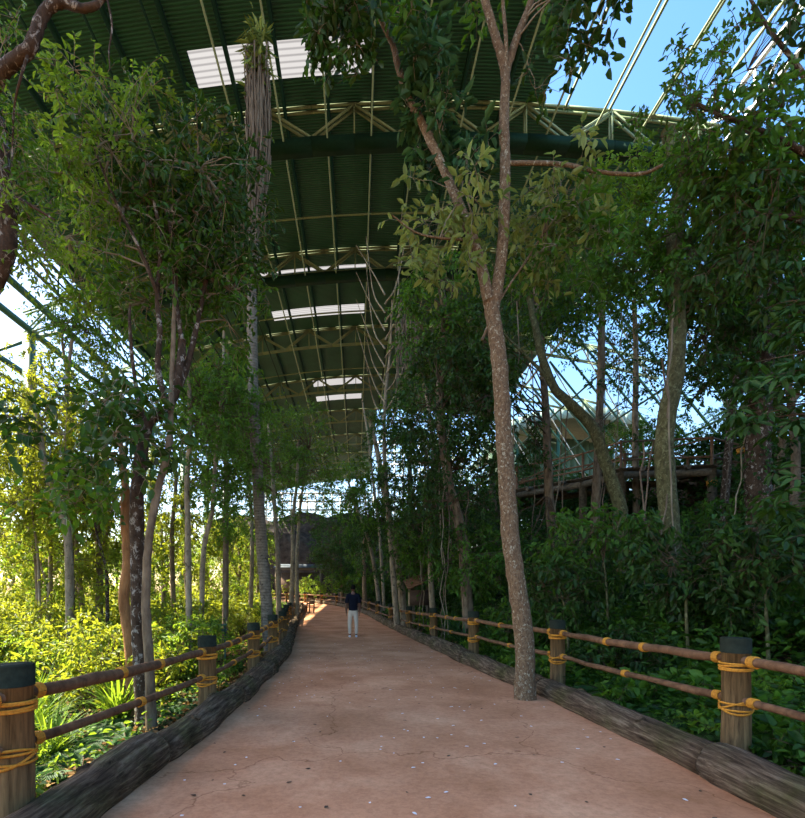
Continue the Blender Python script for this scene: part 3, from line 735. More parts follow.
# ---- hillside, near trees
def ivy(root,o,ws):
    P=ws[0][0]; f=MB(); n=700; i=rng.integers(0,len(P)-1,n); a=rng.uniform(0,2*math.pi,n); rad=np.stack([np.cos(a),np.sin(a),0*a],1)
    b=P[i]+(P[i+1]-P[i])*rng.random((n,1))+rad*(ws[0][1]*.95); f.leaves(b,rad+np.array([0,0,-.7]),rad+rnd_dirs(n)*.4,rng.uniform(.08,.16,n),.07); f.build('ivy',M['dark'],root,False,o)
TREE('stout mossy trunk with hanging lianas in front of the timber walkway',
 [([(682,610,10.5),(672,560,10.5),(668,500,10.5),(664,450,10.5),(668,410,10.5),(676,370,10.5),(677,310,10.5),(675,240,10.5),(680,180,10.5),(668,130,10.5)],.195,.14),
  ([(676,300,10.5),(690,250,10.4),(700,200,10.3),(705,165,10.2)],.06,.03)],
 [dict(p=(660,275,10.8),r=(75,50,1.2),n=75,cr=.42,k=50,L=.12,leaf='mid',hr=.02),
  dict(p=(645,205,11),r=(62,40,1.2),n=55,cr=.4,k=50,L=.12,leaf='fresh',hr=.02),
  dict(p=(700,225,10.2),r=(62,80,1.2),n=70,cr=.42,k=44,L=.14,leaf='mid',hr=.02,droop=.6),
  dict(p=(735,330,11),r=(70,70,1.2),n=60,cr=.45,k=44,L=.15,leaf='dark',hr=.02)],
 'b_moss','mid',vines=5)
TREE('crooked mossy tree bending over towards the forked trunk',
 [([(628,560,14),(622,530,14),(618,500,14),(606,465,14),(594,430,14),(575,408,14),(556,390,14),(543,360,14),(535,325,14),(529,297,14)],.20,.08),
  ([(560,392,14),(535,365,14),(515,345,14),(500,330,14.2)],.06,.025)],
 [dict(p=(565,300,14.5),r=(60,34,1.2),n=45,cr=.5,k=44,L=.13,leaf='mid',hr=.02),
  dict(p=(640,400,15),r=(48,40,1.2),n=18,cr=.45,k=36,L=.12,leaf='dark',hr=.02)],'b_moss','mid',vines=2)
TREE('thick dark ivy-clad trunk rising behind the undergrowth on the hillside',
 [([(762,590,12),(760,520,12),(758,450,12),(762,380,12),(764,300,12),(758,230,12)],.30,.18)],
 [dict(p=(765,270,12),r=(70,70,1.5),n=85,cr=.5,k=48,L=.15,leaf='dark',hr=.03),
  dict(p=(770,200,12.5),r=(50,50,1.4),n=36,cr=.5,k=44,L=.15,leaf='mid',hr=.03)],'b_dark','dark',vines=3,extra=ivy)
TREE('slim leaning trunk between the mossy trunk and the ivy-clad one',
 [([(722,580,16),(725,500,16),(730,430,16),(738,360,16),(742,290,16)],.14,.07)],
 [dict(p=(720,350,17),r=(60,55,1.8),n=36,cr=.55,k=40,L=.14,leaf='mid',hr=.02)],'b_dark','mid',vines=1)
TREE('thin straight trunk behind the walkway railing beside the crooked tree',
 [([(637,570,24),(636,500,24),(635,430,24),(636,360,24),(634,300,24)],.17,.1)],
 [dict(p=(620,340,24),r=(50,50,2.5),n=45,cr=.8,k=44,L=.2,leaf='dark',hr=.03)],'b_grey','dark')
# out-of-frame hillside trees whose sprays hang in
TREE('tree hanging long drooping leaf sprays before the blue sky',
 [([(905,700,6.8),(900,560,6.8),(890,400,6.8),(870,260,6.8),(840,150,6.6),(815,90,6.5)],.16,.07),
  ([(850,180,6.6),(800,150,6.5),(760,130,6.5),(710,110,6.5),(670,90,6.6)],.05,.015),
  ([(830,120,6.5),(800,70,6.5),(770,30,6.5),(745,-10,6.5)],.04,.015),
  ([(870,270,6.8),(820,230,6.7),(770,215,6.7),(730,230,6.7)],.045,.015)],
 [dict(p=(695,105,6.5),r=(52,62,.7),n=36,cr=.26,k=28,L=.085,leaf='mid',s=1,hr=.012),
  dict(p=(745,150,6.5),r=(58,52,.7),n=44,cr=.28,k=26,L=.13,leaf='mid',s=1,hr=.012,droop=.5),
  dict(p=(775,45,6.5),r=(42,48,.7),n=14,cr=.26,k=20,L=.14,leaf='dark',s=2,hr=.012,droop=.6),
  dict(p=(740,235,6.8),r=(66,60,.8),n=46,cr=.3,k=28,L=.13,leaf='dark',s=3,hr=.014,droop=.7),
  dict(p=(790,190,7.0),r=(40,60,.8),n=40,cr=.3,k=34,L=.12,leaf='mid',hr=.014)],
 'b_dark','dark')
def whorls(fm,tm,C,L,per=8):
    for c in C:
        ax=unit(rng.normal(0,.3,3)+np.array([-.2,-.2,.9])); a=np.arange(per)*2*math.pi/per+rng.random()
        u=unit(np.cross(ax,[1,0,.1])); v=np.cross(ax,u); d=np.cos(a)[:,None]*u+np.sin(a)[:,None]*v-ax*.35
        fm.leaves(c+d*.05,d,np.tile(ax,(per,1)),L*rng.uniform(.8,1.1,per),L*.34,rng.uniform(.2,.9,per))
def umbrella_extra(root,o,ws):
    f=MB(); t=MB(); st=ws[0][0]
    for (px,py,D,rx,ry,n) in ((770,395,6.2,36,48,32),(792,500,6.0,18,50,14),(795,300,6.4,20,50,18)):
        C=ellip(W(px,py,D),(rx*D/F,.5,ry*D/F),n,.3); near=st[np.linalg.norm(st[None]-C[:,None],axis=2).argmin(1)]
        limb(t,t,near,C,np.full(n,.009),.1); whorls(f,t,C,.18)
    t.build('twigs',M['twig'],root,False,o); f.build('foliage',M['dark'],root,False,o)
TREE('small tree with whorls of large umbrella-like leaves at the frame edge of the hillside',
 [([(860,690,6.2),(850,600,6.2),(835,500,6.2),(825,400,6.2),(820,300,6.3)],.07,.03)],[],'b_grey','blue',extra=umbrella_extra)

# ---- middle trees past the fork
mid=[('dense dark tree draped in leaves and vines past the forked trunk',[(470,600,15),(462,540,15),(448,480,15),(440,400,15),(445,330,15),(440,280,15)],.17,'b_grey',[((445,320,15),(48,62),100,'mid'),((450,400,15),(52,60),110,'dark'),((450,490,15.5),(58,60),90,'dark'),((470,560,15),(40,34),40,'mid')],4),
 ('dark leafy tree crowding behind the forked trunk',[(560,600,16),(552,540,16),(548,470,16),(545,400,16),(540,330,16),(535,280,16)],.16,'b_grey',[((545,290,16),(50,50),60,'dark'),((478,370,14),(38,75),75,'dark'),((530,440,16),(25,30),14,'dark'),((555,560,15),(40,34),44,'dark'),((500,560,16),(34,40),34,'mid')],3),
 ('tall tree with dark crown directly above the crooked tree',[(590,600,17),(596,500,17),(600,400,17),(602,300,17),(600,240,17)],.16,'b_grey',[((600,255,17),(65,50),80,'mid'),((560,330,17),(30,22),10,'mid'),((520,250,18),(50,50),50,'dark')],2),
 ('grey trunk leaning out over the far fence rail',[(406,606,21.5),(399,570,21.5),(391,525,21.5),(384,490,21.5),(378,455,21.5),(370,420,21.5)],.17,'b_pale',[((378,500,20),(30,36),30,'mid'),((395,440,20),(35,40),32,'dark')],0),
 ('straight pale trunk beside the little roofed signboard',[(412,602,22.5),(411,560,22.5),(410,500,22.5),(410,460,22.5),(412,420,22.5)],.15,'b_pale',[((415,500,21),(36,64),80,'dark'),((420,570,21),(30,26),34,'mid'),((420,430,22),(38,40),40,'mid')],1),
 ('slim curved trunk just before the leaning grey one',[(381,600,31),(373,560,31),(364,525,31),(355,505,31),(348,480,31)],.13,'b_pale',[((350,495,31),(30,36),46,'mid'),((372,540,31),(18,34),30,'dark')],0),
 ('dark rounded tree closing the view beyond the walking person',[(342,596,46),(342,570,46),(340,540,46)],.18,'b_grey',[((338,545,46),(27,42),150,'dark'),((345,580,45),(14,14),30,'mid')],0),
 ('reddish upright trunk far behind the walking person',[(365,600,37),(364,560,37),(365,520,37)],.18,'b_red',[((370,510,37),(26,34),60,'dark'),((368,565,38),(20,24),34,'mid')],0),
 ('bare-stemmed tree with a leafy top between signboard and dense dark tree',[(434,600,18),(430,540,18),(436,480,18),(430,420,18),(424,380,18)],.10,'b_pale',[((430,470,18),(35,40),34,'dark'),((428,540,18),(36,44),50,'mid'),((400,540,22),(26,40),30,'dark')],2),
 ('ragged dark tree standing below the far canopy roof',[(500,590,21),(497,540,21),(494,500,21),(490,460,21)],.15,'b_grey',[((490,520,20),(50,34),60,'dark'),((530,540,20),(40,30),36,'dark'),((470,560,18),(36,28),30,'dark')],0)]
for lb,pts,r,bk,cs,v in mid:
    TREE(lb,[(pts,r,r*.5)],[dict(p=c[0],r=(c[1][0],c[1][1],1.6),n=c[2],cr=.5 if c[0][2]<22 else .7,k=46,L=.14 if c[0][2]<22 else .2,leaf=c[3],hr=.025,droop=.45) for c in cs],bk,'dark',vines=v)
for lb,base,cr_,n,lf in (('leafy sapling hiding the foot of the crooked tree',(610,620,9.6),(600,545,10,62,44),60,'mid'),
   ('sapling with drooping leaves before the stout mossy trunk',(690,640,8.2),(690,560,8.6,62,48),66,'dark'),
   ('bushy sapling on the slope below the ivy-clad trunk',(770,650,7.4),(765,565,7.6,52,60),54,'dark'),
   ('sapling arching above the second hillside fence post',(570,640,9.8),(560,590,10,44,34),40,'dark'),
   ('tall sapling in the gap under the timber walkway',(650,590,15),(640,540,15,66,28),44,'dark'),
   ('leafy sapling just past the ivy-clad trunk under the railing',(740,590,13.5),(722,528,13.5,56,34),40,'mid')):
    TREE(lb,[([base,(base[0]-4,(base[1]+cr_[1])/2,base[2]),(cr_[0],cr_[1],cr_[2])],.03,.012)],[dict(p=cr_[:3],r=(cr_[3],cr_[4],.9),n=n,cr=.3,k=24,L=.15,leaf=lf,hr=.012,droop=.6)],'b_moss',lf)
# bare dead tree with hanging brown vines
def bare_extra(root,o,ws):
    m=MB(); n=70; x=rng.uniform(396,418,n); z=rng.uniform(300,335,n); D=20+rng.normal(0,.4,n)
    P=np.array([W(a,b,c) for a,b,c in zip(x,z,D)]); K=8; t=np.linspace(0,1,K)[None,:,None]; ln=rng.uniform(1.2,3.2,n)[:,None,None]
    Q=P[:,None]+np.array([0,0,-1.])*ln*t+rng.normal(0,.03,(n,K,3)); m.tubes(Q,.02,.01,4); m.build('hanging_vines',M['root'],root,False,o)
BD=20.5
st=[([(398,606,BD),(392,560,BD),(387,500,BD),(384,440,BD),(386,390,BD),(390,350,BD),(392,300,BD)],.12,.03)]
for i in range(16):
    y=430-i*9; s=-1 if i%2 else 1; x0=385; st.append(([(x0,y,BD),(x0+s*12,y-22,BD-.3*s),(x0+s*(14+i%4*5),y-50-(i%5)*9,BD-.9+.15*i)],.035,.008))
TREE('bare dead tree of pale spiky branches and hanging brown vines',st,[],'b_pale','mid',extra=bare_extra)
pole_tree('bare thin stems rising beside the dead spiky tree',[(385,600,27),(380,540,27),(373,480,27),(367,430,27),(362,400,27)],.09,[dict(p=(372,450,27),r=(20,34,.8),n=5,cr=.3,k=10,L=.1,leaf='mid',hr=.012)],'b_pale','mid')

# ---- distant forest: a few kinds, copied
def proto_tree(h,cr,leaf,bark,n,L,label,group,cat='tree'):
    pts=[(0,0,-.3),(.1,.05,h*.25),(-.1,.1,h*.5),(.05,0,h*.75),(0,0,h*.95)]
    r=TREE(label,[(pts,.16,.06),([(0,.05,h*.4),(cr*.3,.2,h*.6),(cr*.6,.1,h*.75)],.07,.03),([(0,.05,h*.5),(-cr*.3,-.2,h*.65),(-cr*.6,-.1,h*.8)],.07,.03)],
     [dict(c=(0,0,h*.72),r=(cr,cr,h*.3),n=n,cr=.7,k=44,L=L,leaf=leaf,hr=.035),dict(c=(0,0,h*.38),r=(cr*.7,cr*.7,h*.14),n=n//5,cr=.6,k=36,L=L,leaf=leaf,hr=.02)],bark,leaf,base=1,group=group)
    KIDS[r.name_full]=list(r.children); return r
far=[proto_tree(9,2.6,'yellow','b_grey',75,.2,'sunlit yellow-green tree deep in the grove','sunlit grove trees'),
     proto_tree(8,2.2,'fresh','b_pale',65,.2,'bright green tree deep in the grove','bright green grove trees'),
     proto_tree(11,2.8,'dark','b_grey',85,.24,'dark green forest tree high on the hillside','hillside forest trees'),
     proto_tree(9,2.6,'mid','b_moss',75,.22,'mid green forest tree on the hillside slope','hillside slope trees')]
used=set()
def put(src,x,y,s,label=None,group=None):
    o=src if src.name_full not in used else copy_tree(src); used.add(src.name_full)
    o.location=(x,y,G(x,y)-.1); o.scale=(s*rng.uniform(.9,1.15),s*rng.uniform(.9,1.15),s); o.rotation_euler=(0,0,rng.uniform(0,6.28))
    if label: o['label']=label
    return o
L_=[(-7.5,15),(-10,17),(-6.5,20),(-12,20),(-9,24),(-13.5,25),(-6.8,27),(-17,28),(-11,30),(-20,31),(-7.5,33),(-15,35),(-24,36),(-11,38),(-19,41),(-28,42),(-8,42),(-14,46),(-23,48),(-33,50),(-11,52),(-18,55),(-29,58),(-40,55),(-14,62),(-24,66),(-35,70),(-48,66),(-18,74),(-30,80),(-44,84),(-60,80),(-38,32),(-48,42),(-33,24),(-60,55),(-75,70),(-55,100),(-35,105),(-80,100)]
for i,(x,y) in enumerate(L_):
    if -28.9<x<-22: x-=5.5
    put(far[0] if (i%5 in (0,2,3) or x<-22) else far[1],x,y,rng.uniform(.62,.85)*(1.25 if x<-30 else 1))
R_=[(6,26),(5,31),(9,31),(4.5,36),(8,38),(12.5,36),(17,33),(21,28),(5,43),(9.5,46),(15,43),(20,40),(25,35),(3,50),(8,54),(14,52),(20,50),(27,46),(0,58),(6,63),(13,62),(21,60),(30,56),(-3,64),(16,27.5),(19.5,22),(22,17.5),(25,23),(15,18.5),(13,15.5),(18,14),(10,72),(24,72),(34,66),(0,72)]
for i,(x,y) in enumerate(R_): put(far[2] if i%3 else far[3],x,y,rng.uniform(.62,.9)*(.75 if (x>12 and y<45 and y>26) else 1))

# ---- undergrowth plants
def shrub_proto(name,label,leaf,h,r,n,k,L,group,w=.42,droop=.35,cr=.22,stemn=9):
    root=empty(name,(0,0,0),label,'shrub',group); tm=MB(); fm=MB()
    C=ellip((0,0,h*.55),(r,r,h*.45),n,.35); C[:,2]=np.abs(C[:,2]); S=np.stack([rng.normal(0,r*.12,n),rng.normal(0,r*.12,n),np.full(n,-.1)],1)
    limb(tm,tm,S,C,np.full(n,.010),.2); cluster_leaves(fm,tm,C,cr,k,L,4,droop,w,twr=.003)
    tm.build('stems',M['twig'],root); fm.build('foliage',M[leaf],root); KIDS[root.name_full]=list(root.children); return root
def fern_proto(label,leaf,nf,Lf,group,pl=.12):
    root=empty('fern',(0,0,0),label,'fern',group); tm=MB(); fm=MB(); K=12
    a=np.arange(nf)*2.4; ln=Lf*rng.uniform(.7,1.1,nf); t=np.linspace(0,1,K)[None,:]
    R=ln[:,None]*(t*.9); Z=ln[:,None]*(.85*t-.75*t*t)+.02
    P=np.stack([R*np.cos(a)[:,None],R*np.sin(a)[:,None],Z],-1); tm.tubes(P,.007,.002,4)
    T=unit(np.gradient(P,axis=1)); up=np.array([0,0,1.]); S=unit(np.cross(T,up)); nl=26
    tt=np.linspace(.15,.98,nl); idx=tt*(K-1); i0=idx.astype(int).clip(0,K-2); fr=(idx-i0)[None,:,None]
    Q=P[:,i0]*(1-fr)+P[:,i0+1]*fr; Ti=T[:,i0]; Si=S[:,i0]; sz=pl*Lf*2*np.sin(np.pi*(tt*.85+.12))[None,:]*np.ones((nf,1))
    for sg in (-1,1):
        D=unit(Si*sg+Ti*.35+np.array([0,0,-.15])); fm.leaves(Q.reshape(-1,3),D.reshape(-1,3),np.cross(Si,Ti).reshape(-1,3)+.001,sz.ravel()+.02,(sz.ravel()+.02)*.28)
    tm.build('stems',M['twig'],root); fm.build('fronds',M[leaf],root); KIDS[root.name_full]=list(root.children); return root
def grass_proto(label,leaf,nb,Lb,group,w=.016):
    root=empty('grass_clump',(0,0,0),label,'grass',group); m=MB(); K=7
    a=rng.uniform(0,6.283,nb); ln=Lb*rng.uniform(.5,1.1,nb); sp=rng.uniform(.25,.8,nb); t=np.linspace(0,1,K)[None]
    R=ln[:,None]*sp[:,None]*t**1.4; Z=ln[:,None]*(t-.62*sp[:,None]*t*t*1.1)
    P=np.stack([R*np.cos(a)[:,None],R*np.sin(a)[:,None],Z],-1)+np.concatenate([rng.normal(0,.05,(nb,1,2)),np.zeros((nb,1,1))],2)
    S=np.stack([-np.sin(a),np.cos(a),0*a],1)[:,None]*(w*(1-t**3)+.001)[...,None]
    V=np.stack([P-S,P+S],2).reshape(-1,3); b=(np.arange(nb)*K*2)[:,None]; j=(np.arange(K-1)*2)[None]
    Q=np.stack([b+j,b+j+1,b+j+3,b+j+2],-1).reshape(-1,4); m.add(V,Q,np.repeat(rng.random(nb),K-1)); m.build('blades',M[leaf],root); KIDS[root.name_full]=list(root.children); return root
U=dict(
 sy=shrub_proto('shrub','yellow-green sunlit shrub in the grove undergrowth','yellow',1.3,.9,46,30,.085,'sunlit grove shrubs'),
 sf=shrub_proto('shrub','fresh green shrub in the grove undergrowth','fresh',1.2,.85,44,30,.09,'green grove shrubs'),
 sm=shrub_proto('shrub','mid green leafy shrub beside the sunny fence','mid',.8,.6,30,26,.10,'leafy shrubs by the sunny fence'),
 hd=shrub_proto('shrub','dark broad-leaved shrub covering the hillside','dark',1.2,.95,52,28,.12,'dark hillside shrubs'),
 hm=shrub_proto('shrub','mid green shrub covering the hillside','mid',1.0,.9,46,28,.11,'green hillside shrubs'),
 hb=shrub_proto('low_plant','low plant with heart-shaped leaves behind the hillside fence','mid',.42,.42,26,16,.13,'low broad-leaved plants by the hillside fence',w=.62,cr=.14),
 hf=shrub_proto('low_plant','low bright green plant behind the hillside fence','fresh',.4,.4,22,16,.11,'low bright plants by the hillside fence',w=.5,cr=.14),
 fb=fern_proto('bluish arching fern beside the sunny fence','blue',12,.75,'ferns by the sunny fence'),
 fd=fern_proto('dark arching fern on the shaded hillside','dark',13,.9,'hillside ferns'),
 gy=grass_proto('clump of long sunlit grass blades beyond the sunny fence','fresh',120,1.3,'grass clumps beyond the sunny fence'),
 bl=grass_proto('plant with long broad dark strap leaves on the hillside','blue',34,1.2,'strap-leaved hillside plants',.045))
U['bl'].name='strap_leaved_plant'; U['bl']['category']='plant'
def scat(key,pts,s0,s1):
    for x,y in pts:
        put(U[key],x,y,rng.uniform(s0,s1))
def region(n,x0,x1,y0,y1,off_side,minoff):
    out=[]
    while len(out)<n:
        y=rng.uniform(y0,y1); x=rng.uniform(x0,x1)
        if off_side<0: 
            if x<le(y)-minoff: out.append((x,y))
        elif x>re_(y)+minoff: out.append((x,y))
    return out
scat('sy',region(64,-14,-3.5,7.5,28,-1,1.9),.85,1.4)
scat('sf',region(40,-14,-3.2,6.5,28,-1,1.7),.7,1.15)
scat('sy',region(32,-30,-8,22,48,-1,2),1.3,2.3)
scat('sf',region(8,-8,-4.4,4.6,8,-1,2.6),.5,.8)
scat('sf',[(-3.0,4.4),(-3.9,4.9),(-4.6,5.6),(-3.4,5.1)],.45,.6)
scat('sm',region(20,-6,-2.3,5,20,-1,.85),.35,.7)
scat('fb',region(16,-3.6,-2.25,3.6,8,-1,.75),.55,.85)
scat('fb',region(30,-5.5,-2.3,3.8,11,-1,.9),.5,.9)
scat('gy',[(-3.3,5.6),(-3.9,6.1),(-4.4,7.3),(-3.2,7.0)],.6,1.05)
scat('sm',region(6,-9,-3,26,48,-1,1),.8,1.2)
scat('hb',region(75,3,6,3.2,13,1,.75),.6,1.15)
scat('hf',region(60,2.6,6,5,22,1,.75),.6,1.1)
scat('hb',region(30,1,6,13,34,1,.8),.9,1.5)
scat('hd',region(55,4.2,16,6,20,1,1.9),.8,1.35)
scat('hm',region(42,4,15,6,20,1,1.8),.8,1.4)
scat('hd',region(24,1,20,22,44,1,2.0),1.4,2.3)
scat('fd',region(34,3.6,12,5.5,22,1,1.3),.7,1.3)
scat('fd',region(14,3,5.6,4.5,10,1,1.0),.6,.9)
scat('bl',[(2.9,14.2),(3.3,14.9),(3.0,16.0),(3.6,13.5),(4.2,15.0),(2.7,17.5),(3.4,19),(5.0,11.4)],.7,1.1)
put(U['sf'],-3.9,52.5,2.3,'sunlit light green bush at the far bend of the path')
put(U['sy'],-6.3,56,1.9,'sunlit yellow-green bush just before the hut')
# climbing carpet of low leaves and fallen leaves: uncountable
def carpet(name,n,x0,x1,y0,y1,side,minoff,L,m,hz,label,cat,flat=.3):
    y=rng.uniform(y0,y1,n)**1.0; x=rng.uniform(x0,x1,n); k=(x<le(y)-minoff) if side<0 else (x>re_(y)+minoff) if side>0 else (x>le(y)+.05)&(x<re_(y)-.05)
    x,y=x[k],y[k]; n=len(x); P=np.stack([x,y,ground(x,y)+rng.uniform(.0,hz,n)],1)
    d=rnd_dirs(n); d[:,2]*=.3; f=MB(); f.leaves(P,d,unit(np.array([0,0,1.])+flat*rng.standard_normal((n,3))),L*rng.uniform(.5,1.2,n),L*.5)
    return tag(f.build(name,M[m]),label,cat,kind='stuff')
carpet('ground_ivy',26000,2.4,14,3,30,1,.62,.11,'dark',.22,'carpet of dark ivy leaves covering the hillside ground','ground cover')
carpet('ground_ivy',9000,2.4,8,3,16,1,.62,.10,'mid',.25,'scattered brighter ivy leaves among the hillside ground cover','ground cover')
carpet('leaf_litter',9000,2.4,12,2.5,20,1,.5,.10,'dry',.03,'fallen brown leaves on the hillside soil','leaf litter',.25)
carpet('leaf_litter',16000,-12,-1.9,2.5,22,-1,.5,.11,'dry',.04,'fallen brown leaves on the soil behind the sunny fence','leaf litter',.3)
carpet('ground_leaves',12000,-12,-2,3,24,-1,.7,.09,'fresh',.2,'low green seedlings growing through the litter of the grove','ground cover',.5)
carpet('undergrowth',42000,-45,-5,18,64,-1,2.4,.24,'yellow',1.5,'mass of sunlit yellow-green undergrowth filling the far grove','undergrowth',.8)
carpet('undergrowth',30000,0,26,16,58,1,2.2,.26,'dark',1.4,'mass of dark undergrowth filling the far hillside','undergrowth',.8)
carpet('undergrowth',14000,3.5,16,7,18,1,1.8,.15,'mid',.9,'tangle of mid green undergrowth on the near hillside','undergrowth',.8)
def flecks(name,n,m,s,label,cat):
    f=MB(); y=rng.uniform(2.8,16,n); x=rng.uniform(-1.8,2.8,n); k=(x>le(y)+.1)&(x<re_(y)-.1); x,y=x[k],y[k]; n=len(x)
    d=rnd_dirs(n); d[:,2]=0; f.leaves(np.stack([x,y,np.full(n,.027)],1),d,np.tile([0,0,1.],(n,1)),s*rng.uniform(.4,1.3,n),s*.6,curl=0,fold=.1); return tag(f.build(name,M[m]),label,cat,kind='stuff')
flecks('white_petals',230,'flake',.042,'tiny white petals scattered over the terracotta path','petals')
flecks('path_leaf_litter',150,'twig',.045,'small dark leaf scraps scattered over the terracotta path','leaf litter')
for i,(x,y) in enumerate(((2.35,7.35),(2.25,7.5))): put(U['hf'],x,y,.22,'tiny green weed sprouting at the foot of the forked trunk')

# ------------------------------------------------------------------ timber walkway
def walkway():
    fr=[W(430,0,36)[:2],W(480,0,32)[:2],W(517,0,27.6)[:2],W(583,0,24.8)[:2],W(621,0,22.8)[:2],W(712,0,22.2)[:2],W(742,0,23.4)[:2],W(815,0,26)[:2]]
    fr=np.array(fr); z=6.95; r=empty('timber_walkway',(fr[3][0],fr[3][1],0),'raised timber walkway with log beams and rustic railing on the hillside','walkway'); o=np.array([fr[3][0],fr[3][1],0.])
    d=np.gradient(fr,axis=0); nrm=np.stack([-d[:,1],d[:,0]],1); nrm/=np.linalg.norm(nrm,axis=1)[:,None]
    nrm=np.where(nrm[:,1:2]<0,-nrm,nrm); bk=fr+nrm*2.4
    v3=lambda p,zz:np.array([p[0],p[1],zz])-o
    for i in range(len(fr)-1):
        m=MB(); L=np.linalg.norm(fr[i+1]-fr[i]); n=max(2,int(L/.22))
        for k in range(n):
            t=(k+.5)/n; a=fr[i]*(1-t)+fr[i+1]*t; b=bk[i]*(1-t)+bk[i+1]*t
            m.beam(v3(a,z),v3(b,z),L/n*.9,.05)
        m.build('deck_boards',M['deckw'],r)
        MB().tube([v3(fr[i],z-.32),v3(fr[i+1],z-.32)],.16,12).build('edge_log',M['deckw'],r,True)
        MB().tube([v3(bk[i],z-.32),v3(bk[i+1],z-.32)],.16,12).build('edge_log',M['deckw'],r,True)
        nj=max(1,int(L/1.3))
        for k in range(nj):
            t=(k+.5)/nj; a=fr[i]*(1-t)+fr[i+1]*t-nrm[i]*.35; b=bk[i]*(1-t)+bk[i+1]*t
            MB().tube([v3(a,z-.13),v3(b,z-.13)],.10,10).build('joist',M['deckw'],r,True)
        for side,(A,B) in enumerate(((fr[i],fr[i+1]),(bk[i],bk[i+1]))):
            np_=max(1,int(L/1.9))
            for k in range(np_):
                t=k/np_; p=A*(1-t)+B*t
                q=MB().tube([v3(p,z),v3(p,z+1.2)],.065,8).build('railing_post',M['redwood'],r,True)
            for hh in (1.15,.35): MB().tube([v3(A,z+hh),v3(B,z+hh)],.045,8).build('railing_bar',M['redwood'],r,True)
            if side==0:
                for k in range(np_):
                    A1=A*(1-k/np_)+B*k/np_; B1=A*(1-(k+1)/np_)+B*(k+1)/np_
                    MB().tube([v3(A1,z+.35),v3(B1,z+1.15)],.032,6).build('railing_brace',M['redwood'],r,True)
        for P in (fr[i],bk[i]):
            g=G(*P)-.3; m=MB().tube([v3(P,g),v3(P,z-.2)],[.2,.17],12); pp=m.build('support_post',M['deckw'],r,True)
            m=MB(); 
            for q in range(4):
                th=np.linspace(0,2*math.pi,15); m.tube(v3(P,g+1.2+.05*q)+np.stack([.2*np.cos(th),.2*np.sin(th),0*th],1),.025,5,cap=False)
            m.build('rope_lashing',M['rope'],pp,True)
walkway()

# ------------------------------------------------------------------ hut, rocks, chair, sign, green bars
def hut():
    x,y=-6.6,60; g=G(x,y); r=empty('hut',(x,y,g),'small brown timber hut with grey sheet roof at the end of the path','hut')
    MB().box((0,1.5,1.5),(4.6,3,3.0)).build('walls',M['wallw'],r)
    m=MB().box((0,-.3,3.75),(5.6,3.0,.12),Matrix.Rotation(.16,3,'X')).box((0,2.6,3.75),(5.6,3.0,.12),Matrix.Rotation(-.16,3,'X')); m.build('roof',M['slate'],r)
    for xx in (-2.5,2.5): MB().beam((xx,-1.5,0),(xx,-1.5,3.5),.22).build('post',M['deckw'],r)
    MB().box((-.6,-.03,1.1),(1.0,.08,2.2)).build('door',M['redwood'],r); MB().box((1.2,-.03,1.5),(.9,.08,.8)).build('window',M['grnd'],r)
hut()
def rocks(label,x,y,s,sd):
    bm=bmesh.new(); bmesh.ops.create_icosphere(bm,subdivisions=4,radius=1); R=np.random.default_rng(sd); ph=R.uniform(0,6,(6,3)); fr=R.uniform(1,5,(6,3))
    for v in bm.verts:
        c=np.array(v.co); k=1+sum(.10*math.sin(float((fr[i]*c).sum()+ph[i][0])) for i in range(6)); v.co=Vector(c*k*np.array(s))
    me=bpy.data.meshes.new('rock_outcrop'); bm.to_mesh(me); bm.free(); me.materials.append(M['rock'])
    o=bpy.data.objects.new('rock_outcrop',me); link(o); o.location=(x,y,G(x,y)+s[2]*.6); tag(o,label,'rock')
rocks('dark rocky mass rising behind the grey-roofed hut',-11,92,(14,8,9),1)
rocks('dark craggy rock beside the far dark rounded tree',4,98,(10,8,8),2)
def chair():
    x,y=-3.1,33; g=zr(y)+.02; r=empty('chair',(x,y,g),'reddish-brown wooden chair at the sunny edge of the far path','chair',None,-.5)
    MB().box((0,0,.45),(.6,.55,.05)).build('seat',M['redwood'],r)
    for a in (-.27,.27):
        MB().beam((a,-.24,0),(a,-.24,.66),.06).build('leg',M['redwood'],r); MB().beam((a,.24,0),(a,.3,.95),.06).build('leg',M['redwood'],r)
        MB().beam((a,-.28,.66),(a,.28,.68),.07,.04).build('armrest',M['redwood'],r)
    m=MB(); 
    for z in (.6,.74,.88): m.beam((-.27,.28,z),(.27,.28,z),.03,.09)
    m.build('backrest',M['redwood'],r); MB().beam((-.27,-.24,.2),(.27,-.24,.2),.04).build('stretcher',M['redwood'],r)
chair()
def sign():
    x,y=2.45,20.5; g=G(x,y); r=empty('signboard',(x,y,g),'small brown wooden signboard with tilted roof behind the far fence','signboard')
    for a in (-.32,.32): MB().beam((a,0,-.2),(a,0,1.75),.09).build('post',M['deckw'],r)
    MB().box((0,-.05,1.25),(.75,.05,.6)).build('board',M['wallw'],r)
    m=MB(); R=Matrix.Rotation(-.35,3,'Y')@Matrix.Rotation(.5,3,'X')
    for k in range(5): m.box(tuple(np.array(R)@np.array([0,-.3+.15*k,0])+np.array([0,-.05,1.95])),(1.15,.14,.04),R)
    m.build('roof',M['pole'],r)
sign()
def bars():
    x,y=-3.75,12.8; g=G(x,y); r=empty('rail_frame',(x,y,g),'low pale green metal rail frame in the shrubs by the palm','rail')
    for z in (.95,.82): MB().tube([(-.75,0,z),(.55,0,z+.04)],.022,8).build('rail',M['grn'],r,True)
    for a in (-.7,.5): MB().tube([(a,0,-.1),(a,0,.98)],.022,8).build('post',M['grn'],r,True)
bars()

